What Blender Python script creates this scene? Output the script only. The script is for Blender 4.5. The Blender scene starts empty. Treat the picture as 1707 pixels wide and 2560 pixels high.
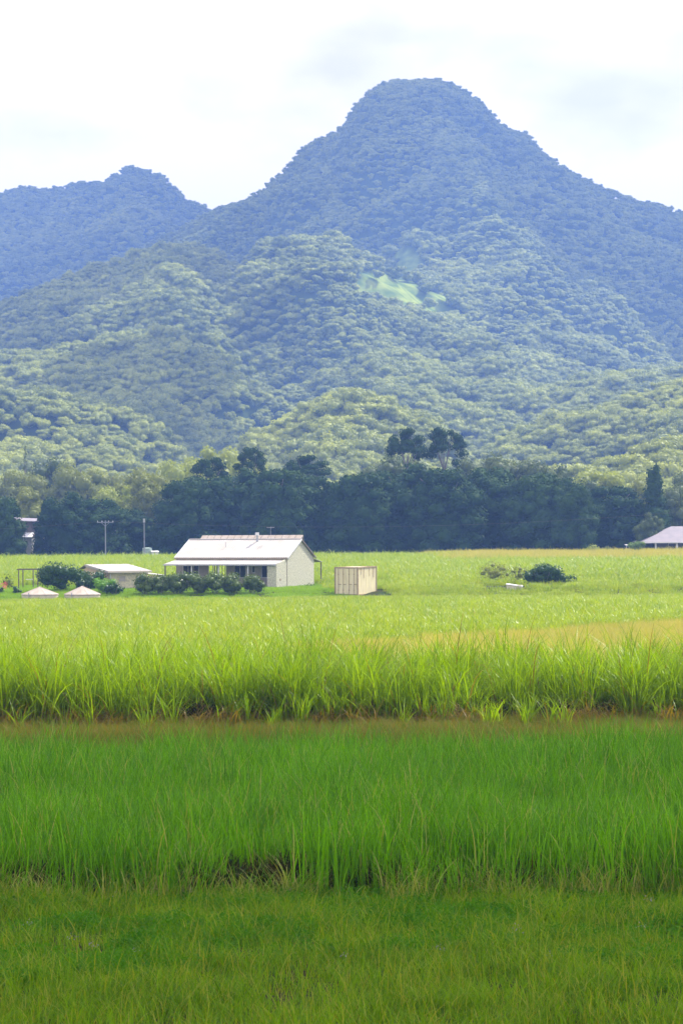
import bpy, math, random
import numpy as np
from mathutils import Vector, Matrix
R_ = math.radians
rng = np.random.default_rng(7); random.seed(7)
S = bpy.context.scene; COL = S.collection

# ------------------------------------------------------------------ camera
F = 6500.0; CX, CY = 853.5, 1280.0; HC = 7.0
pitch = math.atan(23 / F); roll = R_(-0.4)
cam = bpy.data.cameras.new('camera'); camo = bpy.data.objects.new('camera', cam); COL.objects.link(camo)
CM = Matrix.Translation((0, 0, HC)) @ Matrix.Rotation(R_(90) + pitch, 4, 'X') @ Matrix.Rotation(roll, 4, 'Z')
camo.matrix_world = CM
cam.sensor_fit = 'HORIZONTAL'; cam.sensor_width = 36; cam.lens = 36 * F / 1707
cam.clip_start = 1; cam.clip_end = 20000
S.camera = camo
CR = np.array(CM.to_3x3())
def P(px, py, D):
    d = CR @ np.array([(px - CX) / F, -(py - CY) / F, -1.0]); d = d * (D / d[1])
    return Vector((d[0], d[1], d[2] + HC))
def proj(p):   # (N,3) -> px,py
    q = (np.asarray(p) - np.array([0, 0, HC])) @ CR
    return CX + F * q[..., 0] / -q[..., 2], CY - F * q[..., 1] / -q[..., 2]

# ------------------------------------------------------------------ light
EL, AZ = R_(50), R_(46)
SUN = Vector((math.sin(AZ) * math.cos(EL), math.cos(AZ) * math.cos(EL), math.sin(EL)))
sl = bpy.data.lights.new('sun', 'SUN'); sl.energy = 4.6; sl.angle = R_(0.5); sl.color = (1, .95, .86)
so = bpy.data.objects.new('sun', sl); COL.objects.link(so); so.rotation_euler = SUN.to_track_quat('Z', 'Y').to_euler()
W = bpy.data.worlds.new('World'); S.world = W; W.use_nodes = True
nt = W.node_tree; nt.nodes.clear()
def N(t, typ, **kw):
    n = t.nodes.new(typ)
    for k, v in kw.items():
        if k.startswith('i_'): n.inputs[k[2:].replace('_', ' ')].default_value = v
        else: setattr(n, k, v)
    return n
sky = N(nt, 'ShaderNodeTexSky', sky_type='NISHITA', sun_disc=False, sun_elevation=EL, sun_rotation=AZ, dust_density=2.0)
b1 = N(nt, 'ShaderNodeBackground', i_Strength=0.08); nt.links.new(sky.outputs[0], b1.inputs[0])
tc = N(nt, 'ShaderNodeTexCoord')
mp = N(nt, 'ShaderNodeMapping'); mp.inputs['Scale'].default_value = (9, 9, 16); mp.inputs['Location'].default_value = (3.1, 0, 1.7)
nt.links.new(tc.outputs['Generated'], mp.inputs[0])
nz = N(nt, 'ShaderNodeTexNoise', i_Scale=1.0, i_Detail=5.0, i_Roughness=.5); nt.links.new(mp.outputs[0], nz.inputs[0])
cr = N(nt, 'ShaderNodeValToRGB'); nt.links.new(nz.outputs[0], cr.inputs[0])
cr.color_ramp.elements[0].position = .33; cr.color_ramp.elements[0].color = (.70, .65, .70, 1)
cr.color_ramp.elements[1].position = .50; cr.color_ramp.elements[1].color = (1, .91, .945, 1)
b2 = N(nt, 'ShaderNodeBackground', i_Strength=0.98); nt.links.new(cr.outputs[0], b2.inputs[0])
mx = N(nt, 'ShaderNodeMixShader'); mx.inputs[0].default_value = .95
nt.links.new(b1.outputs[0], mx.inputs[1]); nt.links.new(b2.outputs[0], mx.inputs[2])
wo = N(nt, 'ShaderNodeOutputWorld'); nt.links.new(mx.outputs[0], wo.inputs[0])
S.view_settings.view_transform = 'Standard'; S.view_settings.look = 'None'; S.view_settings.gamma = 1
S.view_settings.exposure = 0.95
S.render.engine = 'CYCLES'
S.cycles.volume_bounces = 1; S.cycles.max_bounces = 6; S.cycles.transparent_max_bounces = 8

# ------------------------------------------------------------------ object helpers
def tag(o, label=None, cat=None, group=None, kind=None):
    if label: o['label'] = label
    if cat: o['category'] = cat
    if group: o['group'] = group
    if kind: o['kind'] = kind
    return o
def empty(name, loc=(0, 0, 0), rz=0, parent=None):
    o = bpy.data.objects.new(name, None); COL.objects.link(o); o.location = loc; o.rotation_euler = (0, 0, rz)
    if parent: o.parent = parent
    return o
def meshobj(name, me, parent=None):
    o = bpy.data.objects.new(name, me); COL.objects.link(o)
    if parent: o.parent = parent
    return o
class MB:
    def __init__(s): s.v = []; s.f = []
    def add(s, vs, fs):
        n = len(s.v); s.v += [tuple(v) for v in vs]; s.f += [tuple(i + n for i in f) for f in fs]; return s
    def box(s, x0, x1, y0, y1, z0, z1):
        return s.add([(x0, y0, z0), (x1, y0, z0), (x1, y1, z0), (x0, y1, z0), (x0, y0, z1), (x1, y0, z1), (x1, y1, z1), (x0, y1, z1)],
                     [(0, 3, 2, 1), (4, 5, 6, 7), (0, 1, 5, 4), (1, 2, 6, 5), (2, 3, 7, 6), (3, 0, 4, 7)])
    def slab(s, quad, t):   # thick sheet from 4 top corners, thickness t downwards
        q = [tuple(p) for p in quad]; b = [(x, y, z - t) for x, y, z in q]
        return s.add(q + b, [(0, 1, 2, 3), (7, 6, 5, 4), (0, 4, 5, 1), (1, 5, 6, 2), (2, 6, 7, 3), (3, 7, 4, 0)])
    def tube(s, pts, rad, n=8, cap=True):
        pts = [Vector(p) for p in pts]
        if not hasattr(rad, '__len__'): rad = [rad] * len(pts)
        base = len(s.v)
        for i, p in enumerate(pts):
            d = (pts[min(i + 1, len(pts) - 1)] - pts[max(i - 1, 0)]).normalized()
            a = d.orthogonal().normalized() if i == 0 else (a - d * a.dot(d)).normalized()
            b = d.cross(a)
            for k in range(n):
                t = 2 * math.pi * k / n; s.v.append(tuple(p + (a * math.cos(t) + b * math.sin(t)) * rad[i]))
        for i in range(len(pts) - 1):
            for k in range(n):
                k2 = (k + 1) % n; o = base + i * n
                s.f.append((o + k, o + k2, o + n + k2, o + n + k))
        if cap:
            s.f.append(tuple(base + k for k in reversed(range(n)))); o = base + (len(pts) - 1) * n
            s.f.append(tuple(o + k for k in range(n)))
        return s
    def build(s, name, mat, parent=None, bevel=0, smooth=False):
        me = bpy.data.meshes.new(name); me.from_pydata(s.v, [], s.f); me.materials.append(mat); me.update()
        if smooth:
            for p in me.polygons: p.use_smooth = True
        o = meshobj(name, me, parent)
        if bevel:
            m = o.modifiers.new('bevel', 'BEVEL'); m.width = bevel; m.segments = 2; m.limit_method = 'ANGLE'
        return o
def npmesh(name, v, f, mat, attrs=None, smooth=False):
    """v (N,3), f (M,4) or (M,3)"""
    me = bpy.data.meshes.new(name); n, m, k = len(v), len(f), f.shape[1]
    me.vertices.add(n); me.vertices.foreach_set('co', np.ascontiguousarray(v, dtype=np.float32).ravel())
    me.loops.add(m * k); me.loops.foreach_set('vertex_index', np.ascontiguousarray(f, dtype=np.int32).ravel())
    me.polygons.add(m); me.polygons.foreach_set('loop_start', np.arange(0, m * k, k, dtype=np.int32))
    me.polygons.foreach_set('loop_total', np.full(m, k, dtype=np.int32))
    if smooth: me.polygons.foreach_set('use_smooth', np.ones(m, dtype=bool))
    me.update(calc_edges=True)
    for an, av in (attrs or {}).items():
        a = me.attributes.new(an, 'FLOAT', 'POINT'); a.data.foreach_set('value', np.ascontiguousarray(av, dtype=np.float32))
    me.materials.append(mat); return me

# ------------------------------------------------------------------ noise
def _h(i, j, s):
    a = (i * 374761393 + j * 668265263 + s * 974634777) & 0xffffffff
    a = ((a ^ (a >> 13)) * 1274126177) & 0xffffffff
    return ((a ^ (a >> 16)) & 0xffff) / 65535.0
def vnoise(x, y, s=0):
    x = np.asarray(x, float); y = np.asarray(y, float)
    i = np.floor(x).astype(np.int64); j = np.floor(y).astype(np.int64); u = x - i; v = y - j
    u = u * u * (3 - 2 * u); v = v * v * (3 - 2 * v)
    return (_h(i, j, s) * (1 - u) + _h(i + 1, j, s) * u) * (1 - v) + (_h(i, j + 1, s) * (1 - u) + _h(i + 1, j + 1, s) * u) * v
def fbm(x, y, s=0, o=4):
    r = 0; a = .5
    for k in range(o): r = r + a * vnoise(x * 2 ** k, y * 2 ** k, s + k); a *= .5
    return r / (1 - .5 ** o)

# ------------------------------------------------------------------ materials
def mat(name):
    m = bpy.data.materials.new(name); m.use_nodes = True; m.node_tree.nodes.clear(); return m, m.node_tree
def plain(name, c, rough=.7, var=.15, scale=3.0, c2=None, metal=0, bump=0.0, detail=4.0, stretch=(1, 1, 1), spec=.4):
    m, t = mat(name); out = N(t, 'ShaderNodeOutputMaterial'); p = N(t, 'ShaderNodeBsdfPrincipled')
    t.links.new(p.outputs[0], out.inputs[0])
    co = N(t, 'ShaderNodeTexCoord'); mpg = N(t, 'ShaderNodeMapping'); mpg.inputs['Scale'].default_value = stretch
    t.links.new(co.outputs['Object'], mpg.inputs[0])
    nn = N(t, 'ShaderNodeTexNoise', i_Scale=scale, i_Detail=detail); t.links.new(mpg.outputs[0], nn.inputs[0])
    r = N(t, 'ShaderNodeValToRGB'); t.links.new(nn.outputs[0], r.inputs[0])
    r.color_ramp.elements[0].position = .35; r.color_ramp.elements[1].position = .65
    c2 = c2 or tuple(x * (1 - var) for x in c)
    r.color_ramp.elements[0].color = (*c2, 1); r.color_ramp.elements[1].color = (*c, 1)
    t.links.new(r.outputs[0], p.inputs['Base Color'])
    p.inputs['Specular IOR Level'].default_value = spec; p.inputs['Roughness'].default_value = rough; p.inputs['Metallic'].default_value = metal
    if bump:
        b = N(t, 'ShaderNodeBump', i_Strength=bump, i_Distance=.02); t.links.new(nn.outputs[0], b.inputs['Height']); t.links.new(b.outputs[0], p.inputs['Normal'])
    return m
def leaf(name, a, b, dry=(.2, .1, .03), trans=.35, rough=.45, tcol=None, patch=.05, spec=.15, vw=.4):
    """leaf: colour varies per blade (rnd), per plant and in slow patches; 'dry' attribute = withered leaves"""
    m, t = mat(name); out = N(t, 'ShaderNodeOutputMaterial')
    at = N(t, 'ShaderNodeAttribute', attribute_name='rnd'); ad = N(t, 'ShaderNodeAttribute', attribute_name='dry')
    oi = N(t, 'ShaderNodeObjectInfo'); ge = N(t, 'ShaderNodeNewGeometry')
    nn = N(t, 'ShaderNodeTexNoise', i_Scale=patch, i_Detail=3.0); t.links.new(ge.outputs['Position'], nn.inputs[0])
    def M(op, x, y):
        q = N(t, 'ShaderNodeMath', operation=op)
        for i, z in enumerate((x, y)):
            if isinstance(z, (int, float)): q.inputs[i].default_value = z
            else: t.links.new(z, q.inputs[i])
        return q.outputs[0]
    f = M('ADD', M('MULTIPLY', at.outputs['Fac'], vw), M('MULTIPLY', oi.outputs['Random'], .3))
    f = M('ADD', f, M('MULTIPLY', M('SUBTRACT', nn.outputs[0], .25), .6))
    mxx = N(t, 'ShaderNodeMixRGB'); t.links.new(f, mxx.inputs[0]); mxx.inputs[1].default_value = (*a, 1); mxx.inputs[2].default_value = (*b, 1)
    md = N(t, 'ShaderNodeMixRGB'); t.links.new(ad.outputs['Fac'], md.inputs[0]); t.links.new(mxx.outputs[0], md.inputs[1]); md.inputs[2].default_value = (*dry, 1)
    p = N(t, 'ShaderNodeBsdfPrincipled', i_Roughness=rough); t.links.new(md.outputs[0], p.inputs['Base Color'])
    p.inputs['Specular IOR Level'].default_value = spec
    tr = N(t, 'ShaderNodeBsdfTranslucent')
    mt = N(t, 'ShaderNodeMixRGB', blend_type='MULTIPLY'); mt.inputs[0].default_value = 1; t.links.new(md.outputs[0], mt.inputs[1])
    mt.inputs[2].default_value = (*(tcol or (1.6, 1.5, .6)), 1); t.links.new(mt.outputs[0], tr.inputs[0])
    ms = N(t, 'ShaderNodeMixShader'); ms.inputs[0].default_value = trans
    t.links.new(p.outputs[0], ms.inputs[1]); t.links.new(tr.outputs[0], ms.inputs[2]); t.links.new(ms.outputs[0], out.inputs[0])
    return m
M_ = {
 'ground': plain('soil_and_grass', (.03, .055, .01), .95, scale=.35, c2=(.05, .035, .015), detail=8, spec=.03),
 'hill0': plain('hill_grass', (.36, .35, .045), .95, scale=.03, c2=(.22, .26, .04), detail=6, spec=.03),
 'bark': plain('bark', (.30, .27, .22), .9, scale=6, c2=(.12, .10, .08), stretch=(1, 1, .2)),
 'roof': plain('pale_iron_roof', (.50, .485, .43), .6, scale=.7, c2=(.42, .395, .34), detail=11),
 'roof2': plain('white_iron_roof', (.44, .42, .385), .6, scale=.8, c2=(.36, .33, .29), detail=10),
 'gutter': plain('brown_gutter', (.28, .24, .17), .5),
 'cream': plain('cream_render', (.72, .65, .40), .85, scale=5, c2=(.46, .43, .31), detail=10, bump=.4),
 'shadecream': plain('shaded_cream_wall', (.46, .42, .35), .85, scale=3, c2=(.38, .35, .30)),  # cream with the verandah's shade put into the colour
 'block': plain('speckled_block', (.62, .60, .45), .9, scale=7, c2=(.34, .34, .24), detail=6, bump=.7),
 'glass': plain('dark_glass', (.02, .03, .035), .08, scale=1),
 'white': plain('white_paint', (.75, .75, .72), .5),
 'steel': plain('grey_steel', (.42, .43, .44), .4, metal=.5, scale=5),
 'pole': plain('grey_pole', (.26, .27, .28), .7, scale=3),
 'timber': plain('weathered_timber', (.16, .13, .10), .9, scale=8, stretch=(1, 1, .2)),
 'contain': plain('container_paint', (.78, .70, .42), .55, scale=2.5, c2=(.68, .60, .36), detail=9, stretch=(1, 1, .3)),
 'rust': plain('rusty_steel', (.26, .17, .09), .8, scale=8, c2=(.34, .28, .17)),
 'tank': plain('cream_tank', (.66, .60, .45), .6, scale=3, c2=(.56, .50, .38)),
 'tankroof': plain('tank_roof', (.44, .38, .31), .6, scale=2, c2=(.36, .30, .23)),
 'orangelit': plain('orange_lit_wall', (.66, .50, .32), .85, scale=3),  # shed wall with warm orange light put into its colour
 'greenp': plain('pale_green_paint', (.34, .45, .38), .6),
 'violet': plain('violet_grey_roof', (.25, .22, .24), .7, scale=1, c2=(.21, .19, .21)),
 'cloud': plain('cloud_vapour', (.85, .85, .87), 1.0),
 'cane': leaf('young_cane_leaf', (.008, .075, .001), (.17, .40, .002), dry=(.36, .35, .10), trans=.32, rough=.42, tcol=(1.2, 1.4, .05), patch=.5, spec=.08, vw=.65),  # pale dry colour doubles as painted glints on some blades
 'cane2': leaf('tall_cane_leaf', (.045, .13, .001), (.27, .40, .003), dry=(.19, .12, .04), trans=.42, rough=.35, tcol=(1.4, 1.4, .05), patch=.5, spec=.10, vw=.65),
 'field': leaf('field_crop_leaf', (.09, .22, .004), (.38, .48, .02), dry=(.42, .34, .12), trans=.40, rough=.35, tcol=(1.3, 1.2, .1), patch=.25, spec=.2, vw=.65),
 'straw': leaf('dry_grass_leaf', (.34, .38, .06), (.62, .55, .13), dry=(.45, .36, .08), trans=.35, rough=.6, tcol=(1.1, 1.0, .5), patch=.1),
 'headland': leaf('headland_grass_leaf', (.05, .13, .003), (.16, .19, .006), dry=(.25, .17, .02), trans=.35, rough=.6, tcol=(1.2, 1.1, .5), patch=.6),
 'verge': leaf('verge_grass_leaf', (.025, .10, .001), (.18, .34, .003), dry=(.30, .32, .04), trans=.40, rough=.5, tcol=(1.4, 1.3, .2), patch=.9, spec=.05, vw=.6),
 'weed': leaf('weed_leaf', (.025, .13, .002), (.10, .28, .004), dry=(.3, .2, .05), trans=.40, rough=.5, tcol=(1.3, 1.3, .1), patch=.6, spec=.05),
 'dark': leaf('dark_tree_leaf', (.018, .050, .013), (.05, .100, .022), trans=.10, rough=.6, spec=.03, patch=.12),
 'mid': leaf('mid_tree_leaf', (.06, .105, .03), (.16, .20, .06), trans=.2, rough=.5, patch=.12),
 'olive': leaf('olive_tree_leaf', (.13, .17, .025), (.27, .30, .055), trans=.25, rough=.5, patch=.12),
 'lime': leaf('yellow_green_tree_leaf', (.22, .28, .04), (.36, .40, .07), trans=.3, rough=.5, patch=.12),
 'forest': leaf('forest_leaf', (.03, .075, .02), (.56, .60, .085), trans=.20, rough=.5, patch=.012),
 'bush': leaf('bush_leaf', (.025, .07, .02), (.07, .14, .03), trans=.2, rough=.4, patch=1.0),
 'brightbush': leaf('bright_bush_leaf', (.10, .26, .02), (.2, .38, .04), trans=.35, rough=.4, patch=1.0),
 'hedge': leaf('hedge_leaf', (.045, .085, .02), (.13, .19, .04), trans=.2, rough=.35, patch=1.0),
 'pink': leaf('pink_flower', (.6, .07, .2), (.7, .12, .3), trans=.3, rough=.5, patch=1.0),
}

m, t = mat('hill_surface'); out = N(t, 'ShaderNodeOutputMaterial'); p = N(t, 'ShaderNodeBsdfPrincipled', i_Roughness=.95); p.inputs['Specular IOR Level'].default_value = .03
at = N(t, 'ShaderNodeAttribute', attribute_name='clear'); ge = N(t, 'ShaderNodeNewGeometry'); nn = N(t, 'ShaderNodeTexNoise', i_Scale=.12, i_Detail=6.0); t.links.new(ge.outputs['Position'], nn.inputs[0])
rr_ = N(t, 'ShaderNodeValToRGB'); t.links.new(nn.outputs[0], rr_.inputs[0]); rr_.color_ramp.elements[0].position = .35; rr_.color_ramp.elements[1].position = .65
rr_.color_ramp.elements[0].color = (.09, .15, .025, 1); rr_.color_ramp.elements[1].color = (.27, .33, .045, 1)
mm = N(t, 'ShaderNodeMixRGB'); t.links.new(at.outputs['Fac'], mm.inputs[0]); mm.inputs[1].default_value = (.045, .07, .02, 1); t.links.new(rr_.outputs[0], mm.inputs[2])
t.links.new(mm.outputs[0], p.inputs['Base Color']); t.links.new(p.outputs[0], out.inputs[0]); M_['hill'] = m

# ------------------------------------------------------------------ terrain
GY = [-400, 200, 230, 244, 252, 275, 385, 430, 3400]; GZ = [0, 0, -.3, -.3, .36, .36, 1.1, 1.4, 1.4]
def ground(x, y): return np.interp(y, GY, GZ)
def gz(p): return float(ground(p[0], p[1]))
k = 1.0888
def line(pts, D):
    q = [P(a * k, b * k, D) for a, b in pts]; return np.array([v.x for v in q]), np.array([v.z for v in q])
LAY = [  # silhouette (photo outline of each ridge at its own distance), distance, front slope, canopy height
 ([(-700, 480), (-350, 380), (-120, 445), (0, 430), (60, 415), (100, 430), (150, 420), (190, 412), (230, 410), (250, 403), (290, 378), (340, 380), (380, 395), (400, 420), (430, 445), (460, 450), (490, 478), (540, 540), (700, 800), (900, 1100)], 2400, .50, 6),
 ([(-400, 820), (0, 760), (200, 640), (400, 530), (490, 478), (510, 468), (560, 450), (605, 430), (640, 400), (690, 350), (720, 325), (765, 308), (790, 285), (815, 245), (855, 198), (895, 181), (940, 173), (1000, 173), (1035, 185), (1080, 215), (1115, 245), (1145, 280), (1185, 292), (1215, 308), (1240, 340), (1290, 375), (1340, 405), (1400, 435), (1460, 455), (1510, 462), (1568, 482), (1750, 600), (2100, 800)], 1900, .44, 4),
 ([(-500, 800), (0, 690), (90, 640), (180, 612), (270, 585), (380, 545), (450, 530), (500, 560), (560, 600), (620, 550), (700, 528), (790, 560), (830, 588), (950, 604), (1060, 652), (1130, 720), (1250, 740), (1400, 780), (1450, 830), (1568, 815), (1900, 760), (2200, 900)], 1450, .24, 11),
 ([(-300, 800), (0, 780), (120, 765), (250, 745), (400, 735), (480, 770), (560, 840), (640, 880), (760, 830), (850, 790), (950, 800), (1060, 850), (1200, 880), (1350, 850), (1500, 835), (1568, 830), (1900, 800)], 1180, .20, 10),
 ([(-300, 880), (0, 882), (100, 888), (200, 898), (300, 925), (360, 965), (400, 1010), (440, 1070), (500, 1150)], 930, .17, 10),
 ([(450, 1120), (540, 1000), (600, 950), (700, 918), (800, 906), (900, 918), (980, 955), (1050, 1010), (1120, 1100)], 860, .17, 10),
 ([(1000, 1080), (1100, 1010), (1170, 962), (1300, 922), (1400, 890), (1500, 862), (1568, 846), (1800, 820), (2100, 850)], 940, .17, 10),
 ([(1200, 1090), (1300, 1040), (1380, 1025), (1480, 1005), (1568, 985), (1800, 960), (2100, 980)], 700, .14, 10)]
LL = [(line(a, d), d, s, c) for a, d, s, c in LAY]
def hill(x, y):
    x = np.asarray(x, float); y = np.asarray(y, float)
    zs = []
    for i, ((lx, lz), d, s, c) in enumerate(LL):
        dy = d - y
        gul = (fbm(x / 75 + .002 * y, y / 190, 11 + i, 2) - .5) * np.clip(np.abs(dy) / 180, 0, 1) * (55 if d > 1300 else 40)
        wob = (fbm(x / 70, y / 70, 31 + i, 3) - .5) * np.where(np.abs(dy) < 40, 6, 20)
        wob = wob + (fbm(x / 24, y / 24, 61 + i, 2) - .5) * np.where(np.abs(dy) < 40, 2, 15)
        z = np.interp(x + (fbm(y / 120, x / 300, 50 + i) - .5) * np.clip(np.abs(dy) / 200, 0, 1) * 90, lx, lz) - c - np.where(dy > 0, (s * dy if d > 1800 else 1.75 * s * dy * dy / (np.abs(dy) + 110)), -.55 * dy) + gul + wob
        zs.append(z)
    zs = np.array(zs); z = zs.max(0)
    base = 1.2 + np.clip((y - 450) / 600, 0, 1) * 7 + fbm(x / 80, y / 80, 5) * 3 * np.clip((y - 440) / 200, 0, 1)
    e = 5.0; z = np.where(z > base + 40, z, e * np.log(np.exp(np.clip((z - base) / e, -30, 9)) + 1) + base)
    t = np.clip((y - 440) / 90, 0, 1)
    return 1.2 * (1 - t) + z * t
def grid(name, x0, x1, nx, ys, zf, m):
    xs = np.linspace(x0, x1, nx); ys = np.asarray(ys); X, Y = np.meshgrid(xs, ys); Z = zf(X, Y)
    v = np.stack([X, Y, Z], -1).reshape(-1, 3); ny = len(ys)
    i = np.arange(nx - 1)[None] + nx * np.arange(ny - 1)[:, None]; i = i.ravel()
    f = np.stack([i, i + 1, i + nx + 1, i + nx], -1)
    return meshobj(name, npmesh(name, v, f, m, smooth=True))
def clear_mask(px, py):
    px = px / k; py = py / k
    e = lambda cx, cy, rx, ry: ((px - cx) / rx) ** 2 + ((py - cy) / ry) ** 2 < 1
    return e(858, 642, 44, 22) | e(922, 655, 40, 24) | e(1000, 690, 38, 18) | e(935, 585, 30, 20) | e(895, 630, 40, 10) | e(1443, 828, 14, 6) | e(950, 672, 26, 9) | e(790, 815, 10, 20) | e(935, 815, 22, 8)
g = grid('ground', -1500, 1500, 61, list(np.arange(-300, 440, 5.0)) + list(np.arange(440, 3300, 40.0)), lambda X, Y: ground(X, Y) + (fbm(X / 9, Y / 9, 3) - .5) * .12, M_['ground'])
tag(g, kind='structure')
hl = grid('hills', -900, 900, 330, np.arange(445, 2700, 5.5), hill, M_['hill']); tag(hl, kind='structure')
co_ = np.empty(len(hl.data.vertices) * 3, np.float32); hl.data.vertices.foreach_get('co', co_); co_ = co_.reshape(-1, 3).astype(float)
cmv = clear_mask(*proj(co_ + [0, 0, 2])) | clear_mask(*proj(co_)) | clear_mask(*proj(co_ + [0, 0, 7]))
aa = hl.data.attributes.new('clear', 'FLOAT', 'POINT'); aa.data.foreach_set('value', (cmv & (co_[:, 1] > 800)).astype(np.float32))

# ------------------------------------------------------------------ instancing (stuff only)
def lib(objs):
    c = bpy.data.collections.new('library')
    for o in objs: c.objects.link(o)
    return c
def libobj(name, me): return bpy.data.objects.new(name, me)
def scatter(name, pts, rot, scl, variants, label, cat):
    n = len(pts); me = bpy.data.meshes.new(name); me.vertices.add(n)
    me.vertices.foreach_set('co', np.ascontiguousarray(pts, dtype=np.float32).ravel())
    for an, typ, arr in (('rot', 'FLOAT_VECTOR', rot), ('scl', 'FLOAT_VECTOR', scl)):
        a = me.attributes.new(an, typ, 'POINT'); a.data.foreach_set('vector', np.ascontiguousarray(arr, dtype=np.float32).ravel())
    a = me.attributes.new('idx', 'INT', 'POINT'); a.data.foreach_set('value', rng.integers(0, len(variants), n).astype(np.int32))
    me.update(); o = meshobj(name, me)
    c = lib([libobj('clump_%02d' % i, v) for i, v in enumerate(variants)])
    ng = bpy.data.node_groups.new('scatter_' + name, 'GeometryNodeTree')
    ng.interface.new_socket('Geometry', in_out='INPUT', socket_type='NodeSocketGeometry')
    ng.interface.new_socket('Geometry', in_out='OUTPUT', socket_type='NodeSocketGeometry')
    gi = ng.nodes.new('NodeGroupInput'); go = ng.nodes.new('NodeGroupOutput')
    ip = ng.nodes.new('GeometryNodeInstanceOnPoints'); ci = ng.nodes.new('GeometryNodeCollectionInfo')
    ci.inputs[0].default_value = c; ci.inputs['Separate Children'].default_value = True; ci.inputs['Reset Children'].default_value = True
    def na(nm, dt):
        q = ng.nodes.new('GeometryNodeInputNamedAttribute'); q.data_type = dt; q.inputs[0].default_value = nm; return q.outputs[0]
    L = ng.links.new
    L(gi.outputs[0], ip.inputs['Points']); L(ci.outputs[0], ip.inputs['Instance']); ip.inputs['Pick Instance'].default_value = True
    L(na('idx', 'INT'), ip.inputs['Instance Index']); L(na('rot', 'FLOAT_VECTOR'), ip.inputs['Rotation']); L(na('scl', 'FLOAT_VECTOR'), ip.inputs['Scale'])
    L(ip.outputs[0], go.inputs[0])
    md = o.modifiers.new('scatter', 'NODES'); md.node_group = ng
    me.materials.append(variants[0].materials[0])
    tag(o, label, cat, kind='stuff'); return o
def blades(n, rad, h, hv, w, lean, curl, droop, m, seg=4, dryf=0.0, drylow=0.0, square=False, name='clump'):
    """n blades as one mesh; rnd/dry attributes per blade"""
    if square: bx = rng.uniform(-rad, rad, n); by = rng.uniform(-rad, rad, n)
    else:
        a = rng.uniform(0, 2 * np.pi, n); r = rad * np.sqrt(rng.uniform(0, 1, n)); bx = r * np.cos(a); by = r * np.sin(a)
    H = h * (1 + rng.uniform(-hv, hv, n)); az = rng.uniform(0, 2 * np.pi, n)
    ln = rng.uniform(0, 1, n) * lean; cu = rng.uniform(.2, 1, n) * curl; dr = rng.uniform(.3, 1, n) * droop
    wz = az + np.pi / 2 + rng.uniform(-.7, .7, n); ww = w * rng.uniform(.6, 1.2, n)
    t = np.linspace(0, 1, seg + 1)[None]
    off = H[:, None] * (ln[:, None] * t + cu[:, None] * t ** 2.4); z = H[:, None] * (t - dr[:, None] * t ** 3)
    x = bx[:, None] + off * np.cos(az)[:, None]; y = by[:, None] + off * np.sin(az)[:, None]
    wt = ww[:, None] * np.clip(1.04 - t, .06, 1) ** .7 * .5
    dx = np.cos(wz)[:, None] * wt; dyy = np.sin(wz)[:, None] * wt
    v = np.stack([np.stack([x - dx, y - dyy, z], -1), np.stack([x + dx, y + dyy, z], -1)], 2).reshape(-1, 3)
    i = (np.arange(n)[:, None] * (seg + 1) + np.arange(seg)[None]).ravel() * 2
    f = np.stack([i, i + 1, i + 3, i + 2], -1)
    rnd = np.repeat(rng.uniform(0, 1, n), 2 * (seg + 1)); tt = np.repeat(np.broadcast_to(t, (n, seg + 1)).ravel(), 2)
    hh = np.repeat((H / H.max()), 2 * (seg + 1))
    dry = np.clip((np.repeat(rng.uniform(0, 1, n) < dryf, 2 * (seg + 1))) * .9 + drylow * np.clip(1 - v[:, 2] / (h * .45), 0, 1) * (.5 + rnd), 0, 1)
    return v, f, rnd, dry
def joinb(parts, m, name='clump'):
    V = []; Fs = []; Rn = []; Dr = []; o = 0
    for v, f, r, d in parts: V.append(v); Fs.append(f + o); Rn.append(r); Dr.append(d); o += len(v)
    return npmesh(name, np.concatenate(V), np.concatenate(Fs), m, {'rnd': np.concatenate(Rn), 'dry': np.concatenate(Dr)})
def area_pts(x_half, y0, y1, n, zf=None, jitter=True):
    """uniform points in a wedge: |x| <= x_half(y)"""
    y = rng.uniform(y0, y1, n * 2); xm = max(x_half(y0), x_half(y1)); x = rng.uniform(-xm, xm, n * 2)
    kk = np.abs(x) < x_half(y); x = x[kk][:n]; y = y[kk][:n]; return x, y
def place(name, x, y, s, variants, label, cat, dz=0, zf=None, tilt=.06):
    n = len(x); z = (zf or ground)(x, y) + dz
    rot = np.stack([rng.uniform(-tilt, tilt, n), rng.uniform(-tilt, tilt, n), rng.uniform(0, 6.28, n)], -1)
    s = s * rng.uniform(.85, 1.15, n); sc = np.stack([s, s, s * rng.uniform(.85, 1.15, n)], -1)
    return scatter(name, np.stack([x, y, z], -1), rot, sc, variants, label, cat)
def count(xh, y0, y1, per): 
    ys = np.linspace(y0, y1, 50); return int(np.mean([2 * xh(v) for v in ys]) * (y1 - y0) * per)
wedge = lambda y: .1313 * y * 1.0 + 3 + .02 * y

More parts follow.
